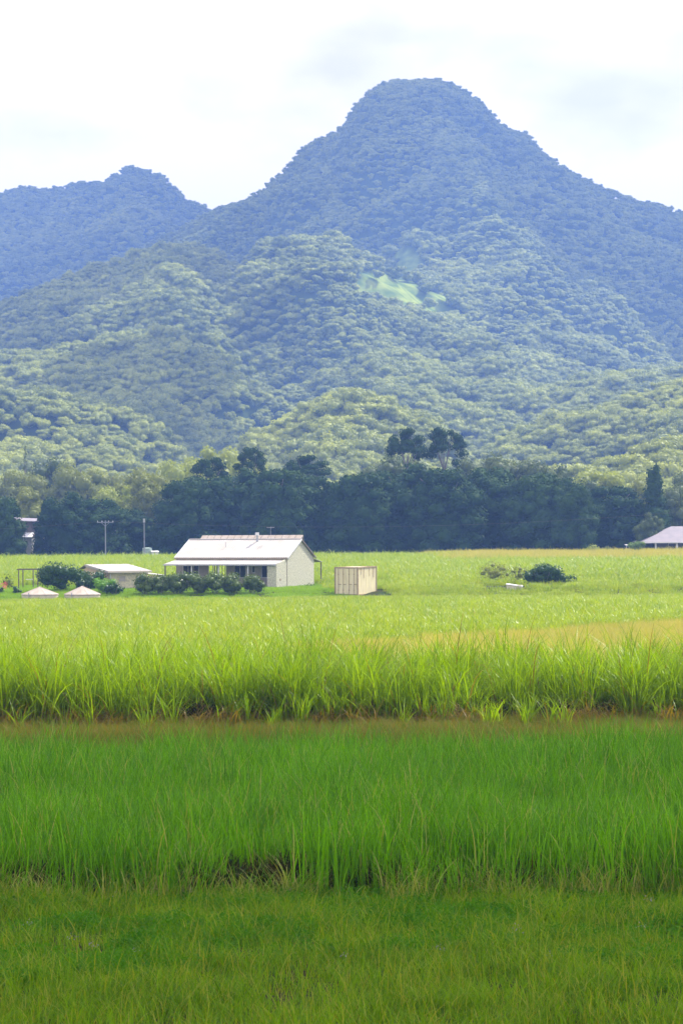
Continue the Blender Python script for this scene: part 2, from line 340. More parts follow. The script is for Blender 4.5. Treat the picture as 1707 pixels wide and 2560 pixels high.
# near verge grass
vv = [joinb([blades(140, .6, .24, .75, .020, .6, .7, .3, M_['verge'], 3, .13),
             blades(10, .6, .44, .4, .012, .3, .4, .2, M_['verge'], 4, .5)], M_['verge']) for _ in range(5)]
x, y = area_pts(wedge, 30, 48.5, count(wedge, 30, 48.5, 3.0))
place('verge_grass', x, y, 1.0 + .9 * (fbm(x / .9, y / .9, 9) - .5), vv, 'mixed olive green grass of the roadside verge along the bottom of the photo', 'grass')
def leaves(n, rx, rz, size, m):
    c = rng.normal(0, 1, (n, 3)); c /= np.linalg.norm(c, axis=1)[:, None]; c *= rng.uniform(.4, 1, n)[:, None]; c[:, 2] = np.abs(c[:, 2]); c *= [rx, rx, rz]
    return quads(c, rng.normal(0, 1, (n, 3)) + [0, 0, .8], size * rng.uniform(.6, 1.3, n), .5)
def quads(c, nrm, size, asp=.6):
    n = len(c); nrm = nrm / np.linalg.norm(nrm, axis=1)[:, None]
    a = rng.normal(0, 1, (n, 3)); a -= nrm * (a * nrm).sum(1)[:, None]; a /= np.linalg.norm(a, axis=1)[:, None]; b = np.cross(nrm, a)
    a = a * size[:, None] * .5; b = b * size[:, None] * .5 * asp
    v = np.stack([c - a, c + b - a * .1, c + a, c - b + a * .1], 1).reshape(-1, 3)
    f = np.arange(4 * n).reshape(-1, 4)
    return v, f, np.repeat(rng.uniform(0, 1, n), 4), np.zeros(4 * n)
ww_ = [joinb([leaves(260, .45, .32, .06, None), blades(8, .3, .35, .3, .012, .3, .3, .2, None, 3)], M_['weed']) for _ in range(4)]
x, y = area_pts(wedge, 38, 48, 1500)
kk = fbm(x / 2.2, y / 1.2, 77) + (y - 43) * .03 > .46; x = x[kk]; y = y[kk]
place('leafy_weeds', x, y, .9, ww_, 'low bright green leafy weeds growing in front of the young cane', 'weeds')
st = [joinb([blades(5, .25, 1.0, .3, .010, .12, .25, .1, None, 6, .3)], M_['verge']) for _ in range(3)]
x, y = area_pts(wedge, 33, 47, 130)
place('tall_grass_stems', x, y, .95, st, 'thin tall grass stems sticking out of the roadside verge', 'grass')
fl = [joinb([leaves(14, .12, .1, .035, None)], plain('mauve_petals', (.32, .27, .33), .8)) for _ in range(2)]
x, y = area_pts(wedge, 40, 48, 22)
place('verge_flowers', x, y, 1, fl, 'tiny mauve flower heads scattered over the roadside verge', 'flowers', dz=.22)

# young cane block (in the cloud's shade)
cv = [joinb([blades(80, .7, 1.42, .24, .030, .14, .30, .32, None, 6, .05, .0),
             blades(22, .7, .75, .35, .022, .45, .5, .35, None, 5, .30, .5)], M_['cane']) for _ in range(6)]
x, y = area_pts(wedge, 47.4, 72.5, count(wedge, 47.4, 72.5, 2.6))
kk = (y > 47.8 + (fbm(x / 1.3, x * 0, 15) - .5) * .7) & (y < 71.5 + (fbm(x / 2.0, x * 0, 16) - .5) * 3.0); x = x[kk]; y = y[kk]
place('young_cane', x, y, 1.0 + .5 * (fbm(x / 2.5, y / 2.5, 21) - .5), cv, 'dense dark green young sugar cane in the nearer block', 'sugar cane')
ev = [joinb([blades(26, .35, .8, .45, .022, .6, .6, .5, None, 6, .55, .8)], M_['cane']) for _ in range(4)]
x = rng.uniform(-13, 13, 170); y = rng.uniform(47.2, 48.1, 170)
place('cane_edge_leaves', x, y, .9, ev, 'loose green and withered leaves along the front edge of the young cane', 'sugar cane')

th = leaf('cane_shade_leaf', (.012, .026, .003), (.045, .050, .010), dry=(.12, .08, .02), trans=.1, rough=.8, spec=.02)  # leaf colour kept dark to stand for shade inside the cane
tb = [joinb([blades(150, .5, .70, .3, .035, .35, .6, .6, None, 4, .15)], th) for _ in range(4)]
x = rng.uniform(-14, 14, 300); y = rng.uniform(48.4, 50.1, 300)
place('cane_shade_fill', x, y, 1.0, tb, 'dark leaves added as the shade inside the foot of the young cane', 'dry leaves')
x = rng.uniform(-17, 17, 200); y = rng.uniform(88.6, 90.2, 200)
place('cane_shade_fill', x, y, 1.45, tb, 'dark leaves added as the shade in the gaps at the foot of the tall cane', 'dry leaves')
# headland between the blocks
hv_ = [joinb([blades(170, .8, .42, .5, .018, .4, .5, .2, None, 3, .35)], M_['headland']) for _ in range(4)]
x, y = area_pts(wedge, 71, 90, count(wedge, 71, 90, 2.2))
place('headland_grass', x, y, 1.0, hv_, 'brownish grass strip between the two cane blocks', 'grass')

# tall cane block
def stool():
    p = [blades(54, .40, 2.35, .25, .040, .24, .46, .42, None, 6, .02, .10), blades(20, .3, 1.5, .3, .05, .55, .85, .85, None, 6, .10, .4),
         blades(18, .4, .85, .4, .055, .5, .8, .8, None, 5, .85, .9)]
    return joinb(p, M_['cane2'])
def young_stool():
    return joinb([blades(20, .16, 1.7, .25, .055, .40, .45, .3, None, 6, .03, .2), blades(9, .2, .8, .4, .05, .6, .8, .8, None, 5, .8, .9)], M_['cane2'])
tv = [stool() for _ in range(7)] + [young_stool() for _ in range(3)]
x, y = area_pts(wedge, 86.4, 96.5, count(wedge, 86.4, 96.5, 2.0))
kk = y > 87.6 + (fbm(x / 1.8, x * 0, 17) - .5) * 3.0; x = x[kk]; y = y[kk]
place('tall_cane', x, y, (1.22 + .3 * (fbm(x / 1.4, y / 1.4, 41) - .5)), tv, 'tall sunlit yellow green sugar cane with brown trash at its foot', 'sugar cane')
x, y = area_pts(wedge, 85.4, 87.4, 38)
place('cane_front_tufts', x, y, (.85 + .5 * (fbm(x / 2.0, y / 2.0, 44) - .5)), [young_stool() for _ in range(5)], 'shorter fan shaped sugar cane tufts along the front of the tall block', 'sugar cane')

x, y = area_pts(wedge, 86.3, 88.0, 150); kk = fbm(x / 1.6, y / 3, 59) > .42
place('cane_trash', x[kk], y[kk], 1.0, [joinb([blades(34, .45, .95, .4, .05, .45, .7, .75, None, 5, .95, .9)], M_['cane2']) for _ in range(4)], 'brown withered leaves hanging at the foot of the tall cane', 'dry leaves')
# pale crop field and beyond
pv = [joinb([blades(90, 1.1, .85, .5, .06, .3, .5, .5, None, 4, .03)], M_['field']) for _ in range(6)]
def crop(name, y0, y1, per, s, label, keep, variants=pv, cat='crop'):
    x, y = area_pts(wedge, y0, y1, count(wedge, y0, y1, per)); kk = keep(x, y); x = x[kk]; y = y[kk]
    return place(name, x, y, s * np.interp(y, [90, 205, 230, 244, 270, 290], [1, .9, .6, .42, .75, 1.1]), variants, label, cat)
def straw_zone(x, y):   # wedge of dry grass widening to the right
    far = np.interp(x, [-3, 8, 25, 60], [138, 150, 173, 180]) + (fbm(x / 3, y / 3, 66) - .5) * 8
    return (x > -3) & (y < far)
def yard(x, y):
    a = (x > -34) & (x < -1.5) & (y > 244) & (y < 272)
    b = ((x > 13.5) & (x < 18) & (y > 251) & (y < 262)) | ((x > -1.5) & (x < 4.5) & (y > 244) & (y < 253))
    return a | b
crop('pale_crop_field', 97, 244, .85, 1.0, 'pale bright green crop in front of the farmhouse', lambda x, y: ~straw_zone(x, y))
crop('yard_edge_crop', 239, 256, 1.0, .95, 'green crop growing up to the farmhouse yard and the container', lambda x, y: ~yard(x, y) & ((x > -5) | (x < -36)))
far_straw = lambda x, y: (x > 15 + (fbm(y / 5, x / 9, 88) - .5) * 14) & (y > 352)
crop('far_crop_field', 243.8, 392, .62, 1.25, 'green crop behind the farmhouse reaching to the dark trees', lambda x, y: ~yard(x, y) & ~far_straw(x, y))
sv = [joinb([blades(150, 1.1, .6, .35, .04, .3, .4, .2, None, 3)], M_['straw']) for _ in range(4)]
crop('dry_grass_strip', 97, 200, 1.1, 1.0, 'golden dry grass strip widening to the right behind the tall cane', straw_zone, sv, 'grass')
crop('far_dry_grass', 350, 396, .8, 1.75, 'golden dry grass along the foot of the far trees', lambda x, y: far_straw(x, y), sv, 'grass')
lv = [joinb([blades(160, .8, .16, .4, .03, .4, .4, .2, None, 3)], leaf('lawn_leaf', (.17, .34, .01), (.28, .44, .02), trans=.35, rough=.5, tcol=(1.3, 1.3, .3))) for _ in range(3)]
x = rng.uniform(-36, 1, 1600); y = rng.uniform(243.5, 273, 1600)
place('yard_lawn', x, y, 1.1, lv, 'short bright green lawn around the farmhouse', 'grass')

# ------------------------------------------------------------------ foliage masses
def icos(sub=1):
    t = (1 + 5 ** .5) / 2
    v = [(-1, t, 0), (1, t, 0), (-1, -t, 0), (1, -t, 0), (0, -1, t), (0, 1, t), (0, -1, -t), (0, 1, -t), (t, 0, -1), (t, 0, 1), (-t, 0, -1), (-t, 0, 1)]
    f = [(0, 11, 5), (0, 5, 1), (0, 1, 7), (0, 7, 10), (0, 10, 11), (1, 5, 9), (5, 11, 4), (11, 10, 2), (10, 7, 6), (7, 1, 8), (3, 9, 4), (3, 4, 2), (3, 2, 6), (3, 6, 8), (3, 8, 9), (4, 9, 5), (2, 4, 11), (6, 2, 10), (8, 6, 7), (9, 8, 1)]
    v = [Vector(a).normalized() for a in v]
    for _ in range(sub):
        nf = []; c = {}
        def mid(a, b):
            kx = (min(a, b), max(a, b))
            if kx not in c: v.append(((v[a] + v[b]) / 2).normalized()); c[kx] = len(v) - 1
            return c[kx]
        for a, b, d in f:
            ab, bd, da = mid(a, b), mid(b, d), mid(d, a); nf += [(a, ab, da), (b, bd, ab), (d, da, bd), (ab, bd, da)]
        f = nf
    return np.array([tuple(a) for a in v]), np.array(f)
IV, IF = icos(1)
IF4 = np.concatenate([IF, IF[:, 2:3]], 1)
def foliage(lobes, per, size, m, name='crown', core=.72, asp=.6, hang=0.0, jit=.55):
    """lobes (n,4|6): centre + radii. Leaf quads through each lobe's outer shell, plus a small core of denser leaves."""
    V = []; Fs = []; Rn = []; o = 0
    for L in lobes:
        c = np.array(L[:3]); r = np.array(L[3:6]) if len(L) >= 6 else np.array([L[3]] * 3)
        n = int(per * (r.mean() ** 2)) if per > 0 else int(-per)
        d = rng.normal(0, 1, (n, 3)); d[:, 2] += .25; d /= np.linalg.norm(d, axis=1)[:, None]
        rad = rng.uniform(.70, 1.10, n) ** .7; pos = c + d * rad[:, None] * r; pos[:, 2] -= hang * rng.uniform(0, 1, n) * r[2]
        v, f, rn, _ = quads(pos, d + rng.normal(0, jit, (n, 3)), size * rng.uniform(.6, 1.35, n), asp)
        V.append(v); Fs.append(f + o); Rn.append(rn * .6 + rng.uniform(0, .4)); o += len(v)
        if core:
            cv_ = c + IV * r * core * rng.uniform(.85, 1.12, (len(IV), 1)); V.append(cv_); f3 = IF + o
            # core triangles as degenerate-free quads: split later
            Fs.append(np.concatenate([f3, f3[:, :1]], 1) * 0 + np.concatenate([f3, f3[:, 2:3]], 1)) if False else None
            q = IF + o; TRI.append(q); Rn.append(np.full(len(IV), .3)); o += len(IV)
    v = np.concatenate(V); quad = np.concatenate([a for a in Fs if a is not None]); rn = np.concatenate(Rn)
    me = bpy.data.meshes.new(name); tri = np.concatenate(TRI) if TRI else np.zeros((0, 3), int); TRI.clear()
    me.vertices.add(len(v)); me.vertices.foreach_set('co', v.astype(np.float32).ravel())
    nl = quad.size + tri.size; me.loops.add(nl); me.loops.foreach_set('vertex_index', np.concatenate([quad.ravel(), tri.ravel()]).astype(np.int32))
    me.polygons.add(len(quad) + len(tri))
    me.polygons.foreach_set('loop_start', np.concatenate([np.arange(len(quad)) * 4, quad.size + np.arange(len(tri)) * 3]).astype(np.int32))
    me.polygons.foreach_set('loop_total', np.concatenate([np.full(len(quad), 4), np.full(len(tri), 3)]).astype(np.int32))
    me.update(calc_edges=True)
    for an, av in (('rnd', rn), ('dry', np.zeros(len(v)))):
        a = me.attributes.new(an, 'FLOAT', 'POINT'); a.data.foreach_set('value', av.astype(np.float32))
    me.materials.append(m); return me
TRI = []
def ell_lobes(n, R, H, z0, r0, r1, top=0):
    out = []
    for i in range(n):
        d = rng.normal(0, 1, 3); d /= np.linalg.norm(d); q = rng.uniform(.55, .86) if i % 4 else rng.uniform(.1, .5)
        r = rng.uniform(r0, r1)
        out.append((d[0] * q * R, d[1] * q * R, z0 + H / 2 + d[2] * q * H / 2, r, r, r * .8))
    return out
# forest on the hills: one mass
fv = []
for i in range(12):
    w_ = rng.uniform(1.7, 2.4); hh = rng.uniform(1.0, 1.9)
    lob = [(w_ * np.clip(rng.normal(), -1.25, 1.25), w_ * np.clip(rng.normal(), -1.25, 1.25), 6.4 + hh * .8 * np.clip(rng.normal(), -1.3, 1), *([rng.uniform(1.3, 2.4)] * 2), rng.uniform(1.0, 1.7)) for _ in range(11)] + [(0, 0, 5.6, 2.8, 2.8, 3.0)]
    fv.append(foliage(lob, 34, .62, M_['forest'], 'clump', core=.76, jit=.42))
nf = 210000
y = np.sqrt(rng.uniform(0, 1, nf) * (2480.0 ** 2 - 440.0 ** 2) + 440.0 ** 2); x = rng.uniform(-1, 1, nf) * (.165 * y + 25)
z = hill(x, y); px, py = proj(np.stack([x, y, z + 4], -1))
# drop trees that stand on slopes facing away behind the crests
zb = hill(x, y - 25); 
cosf = (hill(x, y + 6) - z) / 6
px2, py2 = proj(np.stack([x, y, z + 9], -1)); px3, py3 = proj(np.stack([x, y, z], -1))
keep = (~(clear_mask(px, py) | clear_mask(px2, py2) | clear_mask(px3, py3)) | (rng.uniform(0, 1, nf) < .05)) & (cosf > -1.5) & (y > 450)
# poisson-ish thinning through a hashed grid of 6.2 m cells
ci_ = np.floor(x / 4.3).astype(int) * 100003 + np.floor(y / 4.3).astype(int)
_, first = np.unique(ci_, return_index=True); mk = np.zeros(nf, bool); mk[first] = True; keep &= mk
x, y, z = x[keep], y[keep], z[keep]; n = len(x)
big = fbm(x / 60, y / 60, 91)
s = np.clip(.45 + 1.5 * np.clip(fbm(x / 26, y / 26, 93) - .3, 0, 1) + .5 * (big - .5) + rng.uniform(-.15, .25, n) + .3 * (rng.uniform(0, 1, n) > .96), .62, 1.4); s = np.where(y > 1600, np.clip(s, .5, .78), s)
rot = np.stack([rng.uniform(-.15, .15, n), rng.uniform(-.15, .15, n), rng.uniform(0, 6.28, n)], -1)
scatter('forest', np.stack([x, y, z - 2.2 * s], -1), rot, np.stack([s, s, s * rng.uniform(.8, 1.1, n)], -1), fv, 'dense bushland covering the blue hills and the peak', 'forest')
print('forest instances', n)

# ------------------------------------------------------------------ treeline trees
def tree_mesh_broad(m, seed_r=6.5, H=14, low=.06, lobes=46, trunk=True):
    lb = ell_lobes(lobes, seed_r, H * (1 - low), H * low, 1.2, 2.3) + [(0, 0, H * .5, seed_r * .66, seed_r * .66, H * .34)]
    return foliage(lb, 75, .42, m)
def tree_mesh_dome(m, R=6.5, H=14, n=74):
    lb = []
    for i in range(n):
        z = H * rng.uniform(.03, .93); rad = R * (1 - (z / H) ** 3.2) ** .5; a = rng.uniform(0, 6.28); r = rng.uniform(1.0, 1.9); q = max(rad - r * .8, .3) * rng.uniform(.75, 1)
        lb.append((q * math.cos(a), q * math.sin(a), z, r, r, r * .9))
    lb += [(0, 0, H * .3, R * .8, R * .8, H * .3), (0, 0, H * .62, R * .68, R * .68, H * .28)]
    return foliage(lb, 80, .46, m, core=.7, jit=.42)
def limb_mb(H, r, spread, n=5, base=.35):
    b = MB(); top = H * .8
    b.tube([(0, 0, -.3), (.1, 0, H * .2), (-.1, .1, H * .45), (0, 0, top)], [r, r * .8, r * .55, r * .2], 8)
    for i in range(n):
        a = 6.28 * i / n + rng.uniform(-.4, .4); z0 = H * rng.uniform(base, .62); q = spread * rng.uniform(.6, 1)
        b.tube([(0, 0, z0), (q * .45 * math.cos(a), q * .45 * math.sin(a), z0 + H * .12), (q * math.cos(a), q * math.sin(a), z0 + H * .27)], [r * .45, r * .3, r * .1], 6)
    return b
def gum_lobes(H, R):
    lb = []
    for i in range(32):
        a = rng.uniform(0, 6.28); q = R * math.sqrt(rng.uniform(.05, 1)); z = H - .7 - .75 * (q / R) ** 2 * R - (rng.uniform(0, 1) > .8) * rng.uniform(.5, 2.5)
        lb.append((q * math.cos(a), q * math.sin(a), z, rng.uniform(1.0, 1.6), rng.uniform(1.0, 1.6), rng.uniform(.5, .8)))
    return lb
def trunk_me(mb):
    me = bpy.data.meshes.new('trunk'); me.from_pydata(mb.v, [], mb.f); me.materials.append(M_['bark']); me.update(); return me
VAR = {}
def variants(key, fn, n): VAR[key] = [fn() for _ in range(n)]
for mk_ in ('dark', 'mid', 'olive', 'lime'):
    variants(mk_, lambda mk_=mk_: ((tree_mesh_dome if mk_ == 'dark' else tree_mesh_broad)(M_[mk_]), trunk_me(limb_mb(14, .45, 4, base=.2)), 13.5, 14.3), 4 if mk_ == 'dark' else 3)
variants('gum', lambda: (foliage(gum_lobes(20, 4.5), 150, .34, M_['dark'], core=.55), trunk_me(limb_mb(22, .28, 4.2, 7, .5)), 10.5, 20.2), 3)
variants('cone', lambda: (foliage([(rng.normal(0, .3) + (1.7 * (1 - t) + .3) * math.cos(a_) * .6, (1.7 * (1 - t) + .3) * math.sin(a_) * .6, 1.2 + 12 * t, *([1.5 * (1 - t) ** .7 + .45] * 2), 1.3) for t, a_ in zip(np.linspace(0, 1, 34), rng.uniform(0, 6.28, 34))], 95, .34, M_['dark']), trunk_me(limb_mb(13, .3, 1, 3)), 4.6, 14.2), 1)
variants('pine', lambda: (foliage([((1.9 * (1 - t) + .1) * math.cos(a_), (1.9 * (1 - t) + .1) * math.sin(a_), 2 + 12 * t, *([.75 * (1 - t) + .25] * 2), .3) for t, a_ in zip(np.linspace(0, 1, 44), np.linspace(0, 60, 44))], 150, .3, M_['mid'], core=.3), trunk_me(limb_mb(15, .25, 1, 3)), 5.4, 14.2), 1)
cnt = {}
def tree(name, key, px, D, top, wpx, label, group=None, base=None):
    p = P(px, 1390, D); z0 = float(hill(np.array([p.x]), np.array([D]))[0]) if D > 446 else gz((p.x, D))
    z0 -= .1; zt = P(px, top, D).z; cr_, tr_, w0, h0 = VAR[key][cnt.get(key, 0) % len(VAR[key])]; cnt[key] = cnt.get(key, 0) + 1
    e = empty(name, (p.x, D, z0), rng.uniform(0, 6.28)); sz = (zt - z0) / h0; sw = wpx * (1.3 if key == 'dark' else 1.0) * D / F / w0
    sw = max(sw, sz * (.8 if name == 'broadleaf_tree' else 0)); e.scale = (sw, sw, sz); tag(e, label, 'tree', group)
    meshobj('trunk', tr_, e); meshobj('crown', cr_, e); return e
G1 = 'dark trees along the back of the field'; G2 = 'trees rising behind the dark tree line'; G3 = 'umbrella shaped gums above the tree line'
TREES = [
 ('broadleaf_tree', 'dark', 6, 402, 1240, 112, 'dark tree cut off by the left edge beside the half hidden house', G1),
 ('broadleaf_tree', 'dark', 160, 408, 1228, 130, 'dark rounded tree right of the half hidden pale house', G1),
 ('broadleaf_tree', 'dark', 245, 412, 1244, 150, 'dark rounded tree behind the utility pole with a crossarm', G1),
 ('broadleaf_tree', 'dark', 330, 418, 1268, 110, 'dark lower tree behind the thin second pole', G1),
 ('broadleaf_tree', 'dark', 470, 410, 1190, 170, 'dark tree above the left end of the farmhouse roof', G1),
 ('broadleaf_tree', 'dark', 585, 415, 1170, 200, 'tall dark tree above the middle of the farmhouse roof', G1),
 ('broadleaf_tree', 'dark', 700, 409, 1168, 180, 'broad dark tree above the antenna of the farmhouse', G1),
 ('broadleaf_tree', 'dark', 800, 414, 1182, 160, 'dark tree just right of the farmhouse gable', G1),
 ('broadleaf_tree', 'dark', 905, 408, 1180, 180, 'dark tree above the shipping container', G1),
 ('broadleaf_tree', 'dark', 1010, 413, 1156, 200, 'largest dark tree, below the twin umbrella gums', G1),
 ('broadleaf_tree', 'dark', 1120, 408, 1165, 190, 'dark tree right of the twin umbrella gums', G1),
 ('broadleaf_tree', 'dark', 1235, 414, 1162, 200, 'dark tree above the olive shrub in the field', G1),
 ('broadleaf_tree', 'dark', 1340, 407, 1180, 180, 'dark tree above the dark bush in the right field', G1),
 ('broadleaf_tree', 'dark', 1425, 404, 1192, 130, 'dark tree with a steep right side, above the yellowish shrub', G1),
 ('broadleaf_tree', 'dark', 1530, 415, 1212, 180, 'lower dark tree left of the conical tree', G1),
 ('conical_tree', 'cone', 1638, 412, 1160, 86, 'narrow conical dark tree behind the hip roofed house', None),
 ('broadleaf_tree', 'mid', 1690, 418, 1205, 150, 'olive green tree standing right behind the hip roofed house', None),
 ('broadleaf_tree', 'mid', 1728, 440, 1165, 160, 'olive tree cut off by the right edge above the hip roof', None),
 ('broadleaf_tree', 'mid', 1620, 405, 1275, 70, 'small olive tree against the left slope of the hip roof', None),
 ('gum_tree', 'gum', 1018, 440, 1060, 108, 'left one of the twin umbrella gums above the dark tree line', G3),
 ('gum_tree', 'gum', 1112, 444, 1058, 112, 'right one of the twin umbrella gums above the dark tree line', G3),
 ('gum_tree', 'gum', 630, 436, 1108, 84, 'flat topped gum rising above the left part of the tree line', G3),
 ('gum_tree', 'gum', 768, 438, 1130, 130, 'wide low topped gum rising above the farmhouse gable', G3),
 ('gum_tree', 'gum', 525, 434, 1135, 110, 'leaning dark topped gum beside the yellow green tree', G3),
 ('broadleaf_tree', 'mid', 1000, 450, 1130, 170, 'blue green tree filling in below the left twin gum', G2),
 ('broadleaf_tree', 'mid', 935, 455, 1150, 120, 'bluish green tree left of the left twin gum', G2),
 ('broadleaf_tree', 'mid', 1140, 452, 1135, 170, 'blue green treetop right of the right twin gum', G2),
 ('broadleaf_tree', 'mid', 1250, 455, 1128, 170, 'blue green treetop behind the middle of the dark right hand mass', G2),
 ('broadleaf_tree', 'mid', 1350, 452, 1130, 160, 'spiky blue green treetop behind the right end of the dark mass', G2),
 ('broadleaf_tree', 'mid', 1430, 458, 1148, 90, 'small rounded green treetop left of the yellow green one', G2),
 ('broadleaf_tree', 'lime', 1510, 470, 1158, 120, 'yellow green tree left of the conical tree', None),
 ('broadleaf_tree', 'olive', 1590, 462, 1195, 120, 'olive tree behind the conical tree', None),
 ('broadleaf_tree', 'olive', 870, 470, 1175, 140, 'olive tree showing between the two dark masses', None),
 ('broadleaf_tree', 'lime', 555, 520, 1090, 100, 'tallest yellow green tree left of the flat topped gum', None),
 ('broadleaf_tree', 'lime', 480, 500, 1118, 120, 'bright yellow green tree over the left end of the farmhouse', None),
 ('broadleaf_tree', 'lime', 630, 500, 1135, 110, 'pale yellow green tree below the flat topped gum', None),
 ('broadleaf_tree', 'olive', 400, 450, 1155, 140, 'olive tree with a pale straight trunk behind the poles', None),
 ('broadleaf_tree', 'olive', 340, 480, 1165, 140, 'olive tree left of the pale straight trunk', None),
 ('broadleaf_tree', 'lime', 290, 455, 1195, 130, 'low yellow green tree above the utility pole', None),
 ('broadleaf_tree', 'olive', 190, 500, 1140, 100, 'mid green tree at the right of the left hand knot of trees', None),
 ('broadleaf_tree', 'mid', 125, 510, 1138, 100, 'mid green tree in the middle of the left hand knot of trees', None),
 ('broadleaf_tree', 'olive', 55, 505, 1150, 90, 'mid green tree at the left of the left hand knot of trees', None),
 ('pine_tree', 'pine', 65, 520, 1112, 40, 'thin pointed pine above the left hand knot of trees', None),
 ('broadleaf_tree', 'olive', 60, 440, 1212, 140, 'olive tree just above the half hidden pale house', None),
 ('broadleaf_tree', 'olive', 250, 530, 1160, 120, 'olive tree standing far behind the yellow green low one', None),
]
for a in TREES: tree(*a)
# bare pale trunk
b = MB(); p = P(409, 1390, 428)
b.tube([(0, 0, -.2), (.1, 0, 4), (-.1, 0, 8), (.05, 0, 11)], [.22, .19, .15, .09], 8).tube([(-.1, 0, 8), (.7, 0, 10), (1.0, .1, 11.2)], [.1, .07, .04], 6)
e = empty('gum_tree', (p.x, 428, gz(p))); tag(e, 'slender gum with a bare pale trunk left of the farmhouse', 'tree')
b.build('trunk', plain('pale_bark', (.5, .45, .36), .8), e)
meshobj('crown', foliage([(rng.normal(0, 1.1), rng.normal(0, 1), 10.5 + rng.normal(0, .8), rng.uniform(.7, 1.1)) for _ in range(12)], 90, .3, M_['olive'], core=.5), e)

# ------------------------------------------------------------------ shrubs and bushes
def bush(name, px, D, py_base, top, wpx, m, label, group=None, size=.16, cat='bush', n=14, loose=1.0, depth=1.0):
    p = P(px, py_base, D); z0 = gz(p) - .05; zt = P(px, top, D).z; H = max(zt - z0, .5) * 1.12; Wd = wpx * D / F * 1.22
    lb = []
    for i in range(n):
        d = rng.normal(0, 1, 3); d /= np.linalg.norm(d); q = rng.uniform(.45, .85); r = rng.uniform(.22, .36) * min(H, Wd) * .9
        lb.append((d[0] * q * (Wd / 2 - r * .5), d[1] * q * (Wd / 2) * .7 * depth, H * .48 + d[2] * q * (H * .5 - r * .4), r, r, r * .85))
    lb.append((0, 0, H * .42, Wd * .3, Wd * .25 * depth, H * .38))
    e = empty(name, (p.x, D, z0)); tag(e, label, cat, group)
    t = MB()
    for i in range(4):
        a = 1.6 * i + .3; t.tube([(.1 * math.cos(a), .1 * math.sin(a), -.1), (.2 * Wd * math.cos(a), .2 * Wd * math.sin(a), H * .6)], [.05, .02], 5)
    t.build('stem', M_['bark'], e)
    meshobj('foliage', foliage(lb, 260 * loose, size, m, core=.62 if loose >= 1 else .3), e); return e
bush('shrub', 150, 253, 1492, 1408, 100, M_['bush'], 'tall dark bush behind the left water tank', size=.2, n=20)
bush('shrub', 222, 256, 1490, 1424, 84, M_['bush'], 'dark bush under the left gable of the low shed', size=.2, n=16)
bush('shrub', 262, 250, 1490, 1440, 52, M_['brightbush'], 'bright green bush in front of the low shed wall', size=.18, n=12)
bush('shrub', 288, 248.5, 1491, 1456, 62, M_['bush'], 'dark low bush right of the right water tank', size=.18, n=12)
bush('shrub', 42, 250, 1494, 1466, 32, M_['bush'], 'small round dark bush left of the left water tank', size=.14, n=10)
bush('shrub', 20, 262, 1480, 1440, 40, M_['headland'], 'scrubby brownish bush under the left end of the pergola', size=.15, n=10, loose=.6)
pk = bush('flowering_shrub', -2, 251, 1494, 1468, 36, M_['bush'], 'pink flowering bush cut off by the left edge', size=.14, n=8)
meshobj('blossom', foliage([(rng.uniform(-.2, .7), -.5, rng.uniform(.6, 1.0), .22) for _ in range(5)], 900, .07, M_['pink'], core=0), pk)
hx = [(362, 40, 1441), (402, 46, 1440), (447, 50, 1437), (492, 42, 1438), (538, 52, 1438), (585, 48, 1441), (632, 40, 1446)]
nth = ['hedge shrub at the far left end of the row, beside the shed annex', 'second hedge shrub from the left, under the verandah corner post', 'third hedge shrub from the left, below the left window pair',
       'middle hedge shrub left of the glazed opening', 'third hedge shrub from the right, under the glazed opening', 'second hedge shrub from the right, below the middle window', 'hedge shrub at the right end of the row, beside the end wall']
for (a, w, t), lbl in zip(hx, nth):
    bush('hedge_shrub', a, 248.5, 1490, t - 7, w + 20, M_['hedge'], lbl, 'hedge shrubs in front of the farmhouse verandah', size=.16, cat='hedge', n=13)
bush('shrub', 778, 262, 1478, 1462, 36, M_['hedge'], 'low green shrub at the right rear corner of the farmhouse', size=.12, n=9, loose=.7)
bush('shrub', 1240, 268, 1452, 1404, 90, M_['olive'], 'pale olive shrub left of the dark bush in the right field', size=.16, n=14, loose=.55)
bush('shrub', 1300, 266, 1452, 1412, 60, M_['olive'], 'thin brownish shrub touching the dark bush in the right field', size=.15, n=9, loose=.5)
bush('shrub', 1360, 258, 1466, 1412, 120, M_['bush'], 'spreading dark green bush right of the white trough', size=.2, n=22, depth=.7)
bush('shrub', 1425, 259, 1462, 1436, 60, M_['bush'], 'low dark bush at the right foot of the spreading bush', size=.18, n=10, loose=.7)
bush('shrub', 1480, 392, 1385, 1355, 38, M_['lime'], 'small yellowish shrub at the far edge of the field', size=.25, n=8, loose=.6)
bush('shrub', 1520, 393, 1385, 1368, 30, M_['mid'], 'tiny green shrub between the yellowish shrub and the small round tree', size=.22, n=7, loose=.6)
# small round tree by the right hand house
p = P(1591, 1385, 388); e = empty('small_tree', (p.x, 388, gz(p))); tag(e, 'small round bright green tree in front of the hip roofed house', 'tree')
b = MB().tube([(0, 0, -.1), (.05, 0, .9), (0, 0, 1.8)], [.12, .1, .06], 7).tube([(0, 0, .9), (.6, 0, 1.7)], [.06, .03], 5).tube([(0, 0, .8), (-.6, .1, 1.6)], [.06, .03], 5); b.build('trunk', M_['bark'], e)
meshobj('crown', foliage([(rng.normal(0, .75), rng.normal(0, .6), 1.95 + rng.normal(0, .25), .55, .55, .42) for _ in range(14)], 160, .2, leaf('round_tree_leaf', (.07, .14, .03), (.16, .26, .05), trans=.25), core=.6), e)

